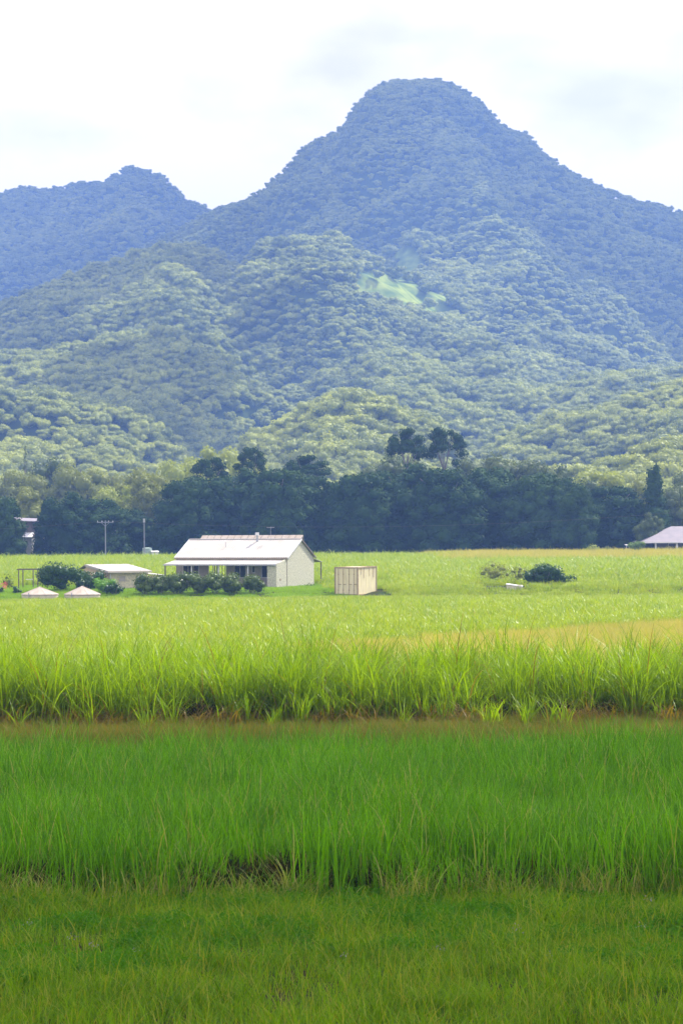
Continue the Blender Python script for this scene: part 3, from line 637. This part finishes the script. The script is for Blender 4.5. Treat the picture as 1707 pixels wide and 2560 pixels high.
# ------------------------------------------------------------------ farmhouse
A = P(691, 1471, 258); A.z = gz(A)
H_ = empty('farmhouse', A, R_(-22)); tag(H_, 'cream single storey farmhouse with a pale iron roof and front verandah', 'house')
L = 12.3; YF, YR, YM = 2.7, 9.7, 6.2; EV, AP, T = 3.05, 4.85, .18
def frontwall():
    b = MB(); zz = 2.9
    segs = [(-L, -11.54, 0), (-9.74, -8.7, 0), (-6.67, -5.8, 0), (-4.5, -3.85, 0), (-3.5, -2.8, 0), (-1.9, -T, 0)]
    for a, c, _ in segs: b.box(a, c, YF, YF + T, 0, zz)
    for a, c, lo, hi in ((-11.54, -9.74, 1.0, 2.25), (-5.8, -4.5, 1.0, 2.25), (-3.85, -3.5, 1.5, 2.2), (-2.8, -1.9, 1.0, 2.25)):
        b.box(a, c, YF, YF + T, 0, lo); b.box(a, c, YF, YF + T, hi, zz)
    b.box(-8.7, -6.67, YF, YF + T, 2.3, zz); return b
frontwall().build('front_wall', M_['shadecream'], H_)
b = MB()
for a, c in ((-L, -11.9), (-9.0, -T)): b.box(a, c, YR - T, YR, 0, 2.95)
b.box(-11.9, -9.0, YR - T, YR, 2.4, 2.95); b.build('rear_wall', M_['cream'], H_)
def gable(x0, x1):
    b = MB(); q = [(YF, 0), (YR, 0), (YR, EV), (YM, AP - .05), (YF, EV)]
    b.add([(x0, y, z) for y, z in q] + [(x1, y, z) for y, z in q], [(4, 3, 2, 1, 0), (5, 6, 7, 8, 9), (0, 1, 6, 5), (1, 2, 7, 6), (2, 3, 8, 7), (3, 4, 9, 8), (4, 0, 5, 9)]); return b
gable(-T, 0).build('gable_wall', M_['block'], H_)
gable(-L, -L + T).build('gable_wall', M_['cream'], H_)
b = MB(); q = [(0, 0), (YF - .02, 0), (YF - .02, 2.88), (0, 2.38)]
b.add([(-.16, y, z) for y, z in q] + [(.0, y, z) for y, z in q], [(3, 2, 1, 0), (4, 5, 6, 7), (0, 1, 5, 4), (1, 2, 6, 5), (2, 3, 7, 6), (3, 0, 4, 7)]).box(-1.0, -.16, 0, .16, 0, 2.36)
b.build('verandah_end_wall', M_['block'], H_)
MB().box(-.02, .03, YF - .05, YF + .02, 0, 2.9).build('corner_trim', M_['gutter'], H_)
def corrug(x0, x1, ya, za, yb, zb, pitch_=.25, amp=.014, t=.03, axis='x'):
    b = MB(); n = int((x1 - x0) / pitch_ * 4); vs = []
    for i in range(n + 1):
        x = x0 + (x1 - x0) * i / n; w = amp * math.sin(i * math.pi / 2)
        vs += [(x, ya, za + w), (x, yb, zb + w), (x, ya, za + w - t), (x, yb, zb + w - t)]
    fs = []
    for i in range(n):
        o = 4 * i; fs += [(o, o + 4, o + 5, o + 1), (o + 2, o + 3, o + 7, o + 6), (o, o + 2, o + 6, o + 4), (o + 1, o + 5, o + 7, o + 3)]
    fs += [(0, 1, 3, 2), (4 * n, 4 * n + 2, 4 * n + 3, 4 * n + 1)]; return b.add(vs, fs)
rf = corrug(-L - .12, .12, YF - .12, EV, YM, AP).build('roof', M_['roof'], H_)
rr = corrug(-L - .12, .12, YM + .01, AP, YR + .25, EV - .1).build('roof', M_['roof'], H_)
MB().tube([(-L - .12, YM, AP + .02), (.12, YM, AP + .02)], .07, 8).build('ridge_cap', M_['roof2'], rf)
MB().box(-L - .12, .1, YF - .26, YF - .13, EV - .17, EV - .04).build('gutter', M_['gutter'], rf)
MB().box(-L, .02, YF - .12, YF - .01, EV - .24, EV - .05).build('fascia', M_['cream'], rf)
for x_ in (.125, -L - .17):
    MB().add([(x_, YF - .1, EV - .14), (x_, YM, AP - .12), (x_, YM, AP + .05), (x_, YF - .1, EV + .03), (x_ + .05, YF - .1, EV - .14), (x_ + .05, YM, AP - .12), (x_ + .05, YM, AP + .05), (x_ + .05, YF - .1, EV + .03)],
             [(0, 3, 2, 1), (4, 5, 6, 7), (0, 1, 5, 4), (1, 2, 6, 5), (2, 3, 7, 6), (3, 0, 4, 7)]).build('barge_board', M_['white'], rf)
x_ = .125
MB().add([(x_, YM, AP - .12), (x_, YR + .25, EV - .24), (x_, YR + .25, EV - .07), (x_, YM, AP + .05), (x_ + .05, YM, AP - .12), (x_ + .05, YR + .25, EV - .24), (x_ + .05, YR + .25, EV - .07), (x_ + .05, YM, AP + .05)],
         [(0, 3, 2, 1), (4, 5, 6, 7), (0, 1, 5, 4), (1, 2, 6, 5), (2, 3, 7, 6), (3, 0, 4, 7)]).build('barge_board', M_['timber'], rr)
# row of raised pale panels just behind the ridge
for i in range(15):
    x0 = -11.4 + i * .757
    q = MB(); q.slab([(x0 + .03, YM + .35, AP + .05), (x0 + .72, YM + .35, AP + .05), (x0 + .72, YM + .9, AP + .42), (x0 + .03, YM + .9, AP + .42)], .04)
    o = q.build('ridge_panel', M_['tankroof'], H_)
    MB().tube([(x0 + .74, YM + .88, AP - .3), (x0 + .74, YM + .88, AP + .36)], .03, 6).tube([(x0 + .74, YM + .36, AP - .15), (x0 + .74, YM + .88, AP + .38)], .025, 6).build('bracket', M_['gutter'], o)
vr = corrug(-L - .05, -.02, -.12, 2.42, YF - .03, 2.80).build('verandah_roof', M_['roof2'], H_)
MB().box(-L - .05, 0, -.24, -.13, 2.28, 2.41).build('gutter', M_['steel'], vr)
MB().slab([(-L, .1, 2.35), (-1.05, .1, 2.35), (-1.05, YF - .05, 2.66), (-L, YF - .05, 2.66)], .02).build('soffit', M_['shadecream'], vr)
for x_ in (-L + .05, -9.3, -6.3, -3.1):
    MB().box(x_ - .05, x_ + .05, .0, .1, 0, 2.30).build('verandah_post', M_['white'] if x_ > -12 else M_['timber'], H_)
MB().box(-L, -.17, .17, YF - .01, 0, .12).build('verandah_floor', M_['timber'], H_)
def window(x0, x1, z0, z1, n, y=YF):
    b = MB(); t = .05; b.box(x0, x1, y - .02, y + .08, z0, z0 + t).box(x0, x1, y - .02, y + .08, z1 - t, z1)
    for i in range(n + 1):
        xc = x0 + (x1 - x0) * i / n; xa = min(max(xc - t / 2, x0), x1 - t); b.box(xa, xa + t, y - .018, y + .078, z0 + t, z1 - t)
    w = b.build('window', M_['white'], H_); MB().box(x0 + .01, x1 - .01, y + .03, y + .05, z0 + .02, z1 - .02).build('pane', M_['glass'], w)
window(-11.54, -9.74, 1.0, 2.25, 3); window(-5.8, -4.5, 1.0, 2.25, 2); window(-3.85, -3.5, 1.5, 2.2, 1); window(-2.8, -1.9, 1.0, 2.25, 1)
def doorframe(x0, x1, y, z1, n):
    b = MB(); t = .06; b.box(x0, x1, y - .01, y + .07, z1 - t, z1)
    for i in range(n + 1):
        xa = min(max(x0 + (x1 - x0) * i / n - t / 2, x0), x1 - t); b.box(xa, xa + t, y, y + .06, .12, z1 - t)
    return b.build('glazed_door', M_['white'], H_)
doorframe(-8.7, -6.67, YF + .03, 2.3, 4); doorframe(-11.9, -9.0, YR - .12, 2.4, 3)
fl_ = MB().tube([(-4.6, YM - .45, AP - .45), (-4.6, YM - .45, AP + .45)], .11, 10).build('flue', M_['steel'], H_)
MB().tube([(-4.6, YM - .45, AP + .40), (-4.6, YM - .45, AP + .70)], .20, 10).build('cowl', M_['white'], fl_)
an = MB().tube([(-3.2, YM - .2, AP - .2), (-3.2, YM - .2, AP + 1.25)], .02, 6).build('antenna', M_['steel'], H_)
b = MB().tube([(-3.5, YM - .3, AP + 1.2), (-2.85, YM - .1, AP + 1.2)], .018, 5)
for i in range(6): b.tube([(-3.48 + i * .12, YM - .65 + i * .04, AP + 1.2), (-3.48 + i * .12 - .12, YM + .1 + i * .04, AP + 1.2)], .014, 5)
b.build('antenna_element', M_['steel'], an)
MB().tube([(-7.6, YF + 1.9, EV + .6), (-7.6, YF + 1.9, EV + 1.55)], .03, 6).build('vent_pipe', M_['steel'], H_)
MB().box(-1.0, -.3, YR - .9, YR - .4, EV + .3, EV + .75).build('roof_vent', M_['white'], H_)
rl = MB().slab([(-L, YR + .02, 2.85), (.0, YR + .02, 2.85), (.0, YR + 2.3, 2.45), (-L, YR + 2.3, 2.45)], .04).build('rear_lean_to_roof', M_['roof2'], H_)
for x_ in (-.1, -6, -12.2): MB().box(x_ - .05, x_ + .05, YR + 2.1, YR + 2.2, 0, 2.4).build('rear_post', M_['timber'], H_)
MB().box(-.06, .03, .9, 1.1, .75, .95).build('meter_box', M_['rust'], H_)

# ------------------------------------------------------------------ shipping container
A = P(836, 1487, 247); A.z = gz(A) - .02
C_ = empty('shipping_container', A, R_(-22)); tag(C_, 'cream shipping container with rusty edges standing in the field beside the farmhouse', 'container')
Wc, Lc, Hc = 2.4, 5.2, 2.72
C_.rotation_euler = (0, 0, R_(-21))
b = MB(); n = 44
for side in (0, 1):
    vs = []; x0 = Wc - .05 if side else .05
    for i in range(n + 1):
        yv = .1 + (Lc - .2) * i / n; w = (.03 if (i // 2) % 2 else 0) * (-1 if side else 1)
        vs += [(x0 + w, yv, .12), (x0 + w, yv, Hc - .1)]
    b.add(vs, [(2 * i, 2 * i + 2, 2 * i + 3, 2 * i + 1) for i in range(n)])
b.box(.06, Wc - .06, .1, Lc - .1, Hc - .09, Hc - .05).box(.06, Wc - .06, Lc - .1, Lc - .05, .1, Hc - .1).box(.06, Wc - .06, .1, Lc - .1, .1, .16)
b.build('body', M_['contain'], C_)
b = MB()
for x_ in (0, Wc - .11):
    for y_ in (0, Lc - .11): b.box(x_, x_ + .11, y_, y_ + .11, 0, Hc)
for x_ in (.001, Wc - .101): b.box(x_, x_ + .1, .11, Lc - .11, Hc - .12, Hc - .01).box(x_, x_ + .1, .11, Lc - .11, .01, .13)
b.box(.11, Wc - .11, .002, .1, Hc - .12, Hc - .01).box(.11, Wc - .11, .002, .1, .01, .13).box(.11, Wc - .11, Lc - .1, Lc - .002, Hc - .12, Hc - .01)
b.build('frame', M_['rust'], C_, bevel=.01)
for i in range(2):
    x0 = .12 + i * (Wc - .24) / 2; d = MB().box(x0 + .01, x0 + (Wc - .24) / 2 - .01, .035, .09, .14, Hc - .13).build('door', M_['contain'], C_)
    for j in (.28, .78):
        xx = x0 + j; MB().tube([(xx, .0, .14), (xx, .0, Hc - .14)], .02, 6).box(xx - .05, xx + .05, -.01, .034, .5, .56).box(xx - .05, xx + .05, -.01, .034, 2.0, 2.06).box(xx - .02, xx + .3, -.035, -.02, 1.05, 1.1).build('lock_rod', M_['rust'], d)
for y_ in (.8, 1.6, 3.1, 4.2): MB().box(Wc - .002, Wc + .004, y_, y_ + .12, Hc - .9 - .2 * math.sin(y_ * 5), Hc - .13).build('rust_streak', M_['rust'], C_)

# ------------------------------------------------------------------ low shed
A = P(271, 1480, 256); A.z = gz(A)
s_ = empty('low_shed', A, R_(24)); tag(s_, 'low shed with a white gable roof and cream walls coloured as orange-lit left of the farmhouse', 'shed')
# local: +X along the front, +Y back (to the left); front eave corner at origin
Ls, Dp, e0, ap = 4.55, 7.2, 1.75, 2.35
MB().box(.25, Ls - .4, .45, .6, 0, e0 + .02).build('front_wall', M_['cream'], s_)
MB().box(Ls - .4, Ls - .25, .45, Dp * 2 - 1, 0, e0).build('side_wall', M_['orangelit'], s_)
MB().add([(.25, .6, 0), (.25, 9, 0), (.25, 9, e0), (.25, Dp, ap - .1), (.25, .6, e0), (.4, .6, 0), (.4, 9, 0), (.4, 9, e0), (.4, Dp, ap - .1), (.4, .6, e0)],
         [(0, 4, 3, 2, 1), (5, 6, 7, 8, 9), (3, 4, 9, 8), (2, 3, 8, 7), (0, 5, 9, 4), (1, 2, 7, 6)]).build('gable_wall', M_['orangelit'], s_)
r1 = corrug(0, Ls, 0, e0 + .12, Dp, ap + .1 ).build('roof', M_['roof2'], s_)
corrug(0, Ls, Dp + .01, ap + .1, Dp + 2.2, e0 + .2).build('roof', M_['roof2'], s_)
MB().box(-.04, Ls, -.1, -.005, e0 - .06, e0 + .1).build('gutter', M_['tank'], r1)
MB().add([(-.06, 0, e0 - .08), (-.06, Dp, ap - .1), (-.06, Dp, ap + .12), (-.06, 0, e0 + .14), (-.005, 0, e0 - .08), (-.005, Dp, ap - .1), (-.005, Dp, ap + .12), (-.005, 0, e0 + .14)],
         [(0, 3, 2, 1), (4, 5, 6, 7), (0, 1, 5, 4), (1, 2, 6, 5), (2, 3, 7, 6), (3, 0, 4, 7)]).build('barge_board', M_['shadecream'], r1)
MB().slab([(Ls - .3, .3, 1.55), (Ls + 1.6, .3, 1.4), (Ls + 1.6, 3.4, 1.52), (Ls - .3, 3.4, 1.67)], .05).build('annex_roof', M_['roof2'], s_)
MB().box(Ls - .24, Ls + 1.3, .5, .62, 0, 1.38).build('annex_wall', M_['orangelit'], s_)
w = MB().box(1.2, 1.95, .41, .449, .8, 1.4).build('window', M_['cream'], s_)
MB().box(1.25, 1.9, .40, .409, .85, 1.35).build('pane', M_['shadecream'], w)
MB().tube([(.35, .35, 0), (.35, .35, 1.6)], .05, 6).build('downpipe', M_['white'], s_)

# ------------------------------------------------------------------ water tanks, pergola
def tank(px, apex_y, eave_y, wpx, label, copy_of=None):
    D = 246; p = P(px, 1497, D); z0 = gz(p) - .5; r = wpx * D / F / 2; ze = P(px, eave_y, D).z - z0; za = P(px, apex_y, D).z - z0
    t = empty('water_tank', (p.x, D, z0)); tag(t, label, 'water tank', 'cream water tanks beside the shed')
    n = 48; vs = []; rr_ = [(r * .985, -.1), (r * .985, ze * .33), (r, ze * .34), (r, ze * .36), (r * .985, ze * .37), (r * .985, ze * .7), (r, ze * .71), (r, ze * .73), (r * .985, ze * .74), (r * .985, ze)]
    for q_, z in rr_:
        for i in range(n): a = 6.283 * i / n; vs.append((q_ * math.cos(a), q_ * math.sin(a), z))
    fs = [(j * n + i, j * n + (i + 1) % n, (j + 1) * n + (i + 1) % n, (j + 1) * n + i) for j in range(len(rr_) - 1) for i in range(n)]
    MB().add(vs, fs).build('wall', M_['tank'], t)
    n = 16; b = MB(); vs = [(0, 0, za)] + [(1.03 * r * math.cos(6.283 * i / n), 1.03 * r * math.sin(6.283 * i / n), ze + .02) for i in range(n)] + [(1.03 * r * math.cos(6.283 * i / n), 1.03 * r * math.sin(6.283 * i / n), ze - .05) for i in range(n)]
    b.add(vs, [(0, 1 + i, 1 + (i + 1) % n) for i in range(n)] + [(1 + i, 1 + n + i, 1 + n + (i + 1) % n, 1 + (i + 1) % n) for i in range(n)])
    rf_ = b.build('roof', M_['tankroof'], t); b = MB()
    for i in range(n): a = 6.283 * i / n; b.tube([(0, 0, za + .005), (1.03 * r * math.cos(a), 1.03 * r * math.sin(a), ze + .025)], .018, 5)
    b.build('rib', M_['tankroof'], rf_)
    MB().tube([(-.5 * r, -.9 * r, 0), (-.5 * r, -.9 * r, ze + .18)], .05, 8).build('pipe', M_['steel'], t)
tank(100, 1467, 1486, 92, 'left cream water tank with a low conical roof'); tank(206, 1465, 1486, 90, 'right cream water tank with a low conical roof, nearer the shed')
p = P(47, 1480, 262); e = empty('pergola', (p.x, 262, gz(p)), R_(3)); tag(e, 'open timber frame of a pergola at the left of the tall dark bush', 'pergola')
for x_, y_ in ((0, 0), (1.45, 0), (2.9, 0), (.3, 1.8), (1.8, 1.8)): MB().box(x_ - .05, x_ + .05, y_ - .05, y_ + .05, 0, 1.93).build('post', M_['timber'], e)
MB().box(-.2, 3.1, -.05, .05, 1.94, 2.05).box(-.1, 3.2, 1.75, 1.85, 1.94, 2.05).build('beam', M_['timber'], e)
MB().box(.7, 1.4, .3, .35, .95, 1.02).build('rail', M_['white'], e)

# ------------------------------------------------------------------ white trough
A = P(1264, 1472, 250); e = empty('feed_trough', (A.x, 250, gz(A)), R_(-12)); tag(e, 'small white lidded trough left of the dark bush in the right field', 'trough')
zt = P(1264, 1460, 250).z - gz(A)
MB().box(.04, 1.5, .06, .8, 0, zt - .12).build('bin', M_['tank'], e, bevel=.02)
MB().slab([(0, 0, zt), (1.56, 0, zt - .22), (1.56, .86, zt - .18), (0, .86, zt + .04)], .07).build('lid', M_['white'], e)

# ------------------------------------------------------------------ hip roofed house at the right edge
A = P(1612, 1388, 400); e = empty('hip_roof_house', (A.x, 400, gz(A)), R_(2)); tag(e, 'house with a violet grey hip roof and open verandah at the right edge', 'house')
ze = P(1612, 1356, 400).z - gz(A); za = P(1700, 1316, 400).z - gz(A)
Wh, Dh = 15.5, 10.0; q = [(-.6, 0, ze), (Wh, 0, ze), (Wh, Dh, ze), (-.6, Dh, ze), (4.9, Dh / 2, za), (Wh - 4.9, Dh / 2, za)]
r_ = MB().add(q + [(x, y, z - .12) for x, y, z in q[:4]], [(0, 1, 5, 4), (1, 2, 5), (2, 3, 4, 5), (3, 0, 4), (0, 6, 7, 1), (1, 7, 8, 2), (2, 8, 9, 3), (3, 9, 6, 0), (6, 9, 8, 7)]).build('roof', M_['violet'], e)
MB().box(-.7, Wh + .1, -.12, -.01, ze - .14, ze + .02).build('gutter', M_['white'], r_)
for x_ in (1.7, 5.0, 8.4, 11.8, 15.2): MB().box(x_ - .12, x_ + .12, .2, .44, 0, ze - .13).build('verandah_post', M_['white'], e)
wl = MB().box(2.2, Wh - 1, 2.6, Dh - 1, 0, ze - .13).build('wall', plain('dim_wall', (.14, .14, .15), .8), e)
for x_ in (4.0, 7.5, 11): 
    w = MB().box(x_, x_ + 1.4, 2.55, 2.6, .8, 2.0).build('window', M_['white'], wl); MB().box(x_ + .07, x_ + 1.33, 2.53, 2.549, .87, 1.93).build('pane', M_['glass'], w)
MB().box(4.0, 4.6, 1.0, 1.1, 0, 1.1).build('rail', M_['white'], e)
b = MB().slab([(-3.0, -.5, ze - .38), (-1.2, -.5, ze - .38), (-1.2, 1.2, ze - .30), (-3.0, 1.2, ze - .30)], .08); b.build('carport_roof', M_['white'], e)
for x_ in (-2.9, -1.3): MB().box(x_ - .05, x_ + .05, -.4, -.3, 0, ze - .47).build('carport_post', M_['steel'], e)
for i, (a, lb_) in enumerate(((1560, 'left'), (1606, 'middle'), (1680, 'right'))):
    pp = P(a, 1388, 391); o = MB().tube([(0, 0, -.2), (.03, 0, 1.35)], [.13, .1], 7).build('fence_post', M_['bark']); o.location = (pp.x, 391, gz(pp))
    tag(o, '%s one of three short wooden posts in the dry grass by the hip roofed house' % lb_, 'post', 'short posts by the hip roofed house')

# ------------------------------------------------------------------ half hidden house at the left
A = P(50, 1392, 416); e = empty('pale_house', (A.x - 2, 416, gz(A)), R_(-8)); tag(e, 'pale two storey house half hidden between dark trees at the far left', 'house')
z1 = P(60, 1343, 416).z - gz(A); z2 = P(60, 1305, 416).z - gz(A)
MB().box(0, 4.0, 0, 5, 0, z1).build('lower_wall', plain('dim_cream', (.24, .25, .22), .8), e)
MB().slab([(-.4, -.5, z1 + .05), (4.2, -.5, z1 + .05), (4.0, 1.5, z1 + .75), (-.4, 1.5, z1 + .75)], .08).build('awning', M_['white'], e)
MB().box(-2, 3.6, 1.6, 6, z1 - .1, z2).build('upper_wall', M_['timber'], e)
MB().slab([(-2.6, .8, z2 + .45), (4.6, .8, z2 + .12), (4.6, 6.5, z2 + .5), (-2.6, 6.5, z2 + .85)], .12).build('roof', M_['violet'], e)
w = MB().box(1.2, 2.2, 1.55, 1.6, z1 + 1.0, z2 - .4).build('window', M_['white'], e); MB().box(1.27, 2.13, 1.53, 1.549, z1 + 1.07, z2 - .47).build('pane', M_['glass'], w)

# small things at the foot of the trees
A = P(368, 1390, 398); e = empty('green_tank', (A.x, 398, gz(A))); tag(e, 'pale green round tank at the foot of the trees beside the thin pole', 'tank')
zt = P(368, 1369, 398).z - gz(A); b = MB(); b.tube([(0, 0, 0), (0, 0, zt - .1)], .72, 24); b.build('wall', M_['greenp'], e)
MB().tube([(0, 0, zt - .1), (0, 0, zt)], [.76, .3], 24).build('lid', M_['greenp'], e)
A = P(388, 1392, 397); e = empty('garden_shed', (A.x, 397, gz(A)), R_(10)); tag(e, 'tiny white shed right of the pale green tank', 'shed')
zt = P(388, 1377, 397).z - gz(A); MB().box(-.5, .5, 0, 1, 0, zt - .2).build('wall', M_['white'], e)
MB().slab([(-.6, -.1, zt - .15), (.6, -.1, zt - .15), (.6, 1.1, zt), (-.6, 1.1, zt)], .05).build('roof', M_['white'], e)

# ------------------------------------------------------------------ poles and wires
def pole(px, top, D, label, arm):
    p = P(px, 1395, D); z0 = gz(p); h = P(px, top, D).z - z0
    e = empty('utility_pole', (p.x, D, z0)); tag(e, label, 'pole')
    MB().tube([(0, 0, -.3), (0, 0, h)], [.10, .07], 8).build('post', M_['pole'], e)
    if arm:
        a = MB().box(-1.25, 1.25, -.07, -.01, h - .35, h - .22).build('crossarm', M_['pole'], e)
        for x_ in (-1.15, -.5, .5, 1.15): MB().tube([(x_, -.04, h - .22), (x_, -.04, h - .04)], .05, 6).build('insulator', M_['white'], a)
        MB().tube([(-.6, -.04, h - .35), (0, -.04, h - .9)], .025, 5).tube([(.6, -.04, h - .35), (0, -.04, h - .9)], .025, 5).build('brace', M_['steel'], e)
    else: MB().box(-.16, .16, -.2, -.1, h - .5, h + .1).build('fitting', M_['steel'], e)
pole(264, 1301, 394, 'grey utility pole with a crossarm in front of the dark trees', True)
pole(361, 1298, 396, 'thin pale pole without a crossarm beside the green tank', False)
def wire(pts, D, name, label):
    v = [P(a, b, D) for a, b in pts]; o = MB().tube(v, .012, 5).build(name, M_['timber']); tag(o, label, 'power line', 'power lines in front of the trees')
def sag(x0, y0, x1, y1, s, n=14): return [(x0 + (x1 - x0) * t, y0 + (y1 - y0) * t + 4 * s * t * (1 - t)) for t in np.linspace(0, 1, n + 1)]
wire(sag(-200, 1328, 246, 1304, 5), 394, 'power_line', 'thin power line running left from the crossarm pole')
wire(sag(283, 1304, 1290, 1307, 12, 24), 394, 'power_line', 'long thin power line running right from the crossarm pole behind the farmhouse roof')
wire(sag(1290, 1307, 1900, 1262, 4), 394, 'power_line', 'thin power line rising towards the right edge above the bush')
# wire fence in front of the young cane
e = empty('wire_fence', (0, 46.2, 0)); tag(e, 'low wire fence strand running along the front of the young cane', 'fence')
for z_ in (P(853, 2277, 46.2).z,): MB().tube([(x_, .02 * math.sin(x_), z_ + x_ * .006 - .01 * math.cos(x_ * .7)) for x_ in np.linspace(-13, 13, 40)], .0045, 5).build('wire', plain('rusty_wire', (.35, .25, .16), .7), e)
for x_ in (-13, 13): MB().tube([(x_, 0, -.2), (x_, 0, 1.1)], .05, 8).build('post', M_['timber'], e)

# ------------------------------------------------------------------ clouds that throw the shade
def cloud(target, alt, rx, ry, n, seed, lob, label):
    r = np.random.default_rng(seed); t = (alt - target[2]) / SUN.z; c = Vector(target) + SUN * t; b = MB(); i = 0
    while i < n:
        u = r.uniform(-1, 1, 2)
        if u[0] ** 2 + u[1] ** 2 > 1: continue
        i += 1; s = lob * r.uniform(.6, 1.2) * (1 - .35 * (u[0] ** 2 + u[1] ** 2))
        b.add([(c.x + u[0] * rx + v[0] * s, c.y + u[1] * ry + v[1] * s, c.z + r.uniform(0, lob * .4) + v[2] * s * .4) for v in IV], [tuple(f) for f in IF])
    o = b.build('cloud', M_['cloud'], smooth=True); tag(o, label, 'cloud', kind='structure')
# thin cloud over the near fields: lets about a quarter of the sun through
m, t = mat('thin_cloud_vapour'); out = N(t, 'ShaderNodeOutputMaterial'); df = N(t, 'ShaderNodeBsdfDiffuse'); df.inputs[0].default_value = (.85, .85, .87, 1)
tp = N(t, 'ShaderNodeBsdfTransparent'); ms = N(t, 'ShaderNodeMixShader'); ms.inputs[0].default_value = .62
t.links.new(tp.outputs[0], ms.inputs[1]); t.links.new(df.outputs[0], ms.inputs[2]); t.links.new(ms.outputs[0], out.inputs[0])
c = Vector((0, 28, 0)) + SUN * (430 / SUN.z); nu, nv_ = 96, 16; vs = []
for j in range(nv_ + 1):
    ph = math.pi * j / nv_
    for i in range(nu):
        th_ = 6.28318 * i / nu; w_ = 1 + .035 * math.sin(7 * th_ + 1) + .025 * math.sin(17 * th_) + .015 * math.sin(31 * th_ + 2)
        vs.append((c.x + 120 * w_ * math.sin(ph) * math.cos(th_), c.y + 53 * w_ * math.sin(ph) * math.sin(th_), c.z + 7 * w_ * math.cos(ph)))
fs = [(j * nu + i, (j + 1) * nu + i, (j + 1) * nu + (i + 1) % nu, j * nu + (i + 1) % nu) for j in range(nv_) for i in range(nu)]
o = MB().add(vs, fs).build('cloud', m, smooth=True); tag(o, kind='structure')
cloud((190, 1960, 180), 900, 340, 330, 230, 4, 70, None)
cloud((-360, 2350, 200), 900, 330, 330, 160, 5, 70, None)

cloud((-95, 1010, 40), 640, 60, 110, 60, 8, 26, None)  # this and the next two: clouds added out of view for patchy slope shade
cloud((-230, 1420, 100), 720, 150, 250, 150, 9, 38, None)
cloud((330, 1350, 90), 700, 150, 160, 80, 10, 34, None)
# ------------------------------------------------------------------ haze
hz = MB().box(-1600, 1600, -400, 3400, -2, 375)
m, t = mat('haze_air'); out = N(t, 'ShaderNodeOutputMaterial'); pv_ = N(t, 'ShaderNodeVolumePrincipled')
pv_.inputs['Color'].default_value = (.25, .44, 1.0, 1); pv_.inputs['Density'].default_value = .00030; pv_.inputs['Anisotropy'].default_value = .2
t.links.new(pv_.outputs[0], out.inputs['Volume'])
o = hz.build('haze', m); tag(o, 'pale blue haze in the air between the fields and the hills', 'haze', kind='stuff')
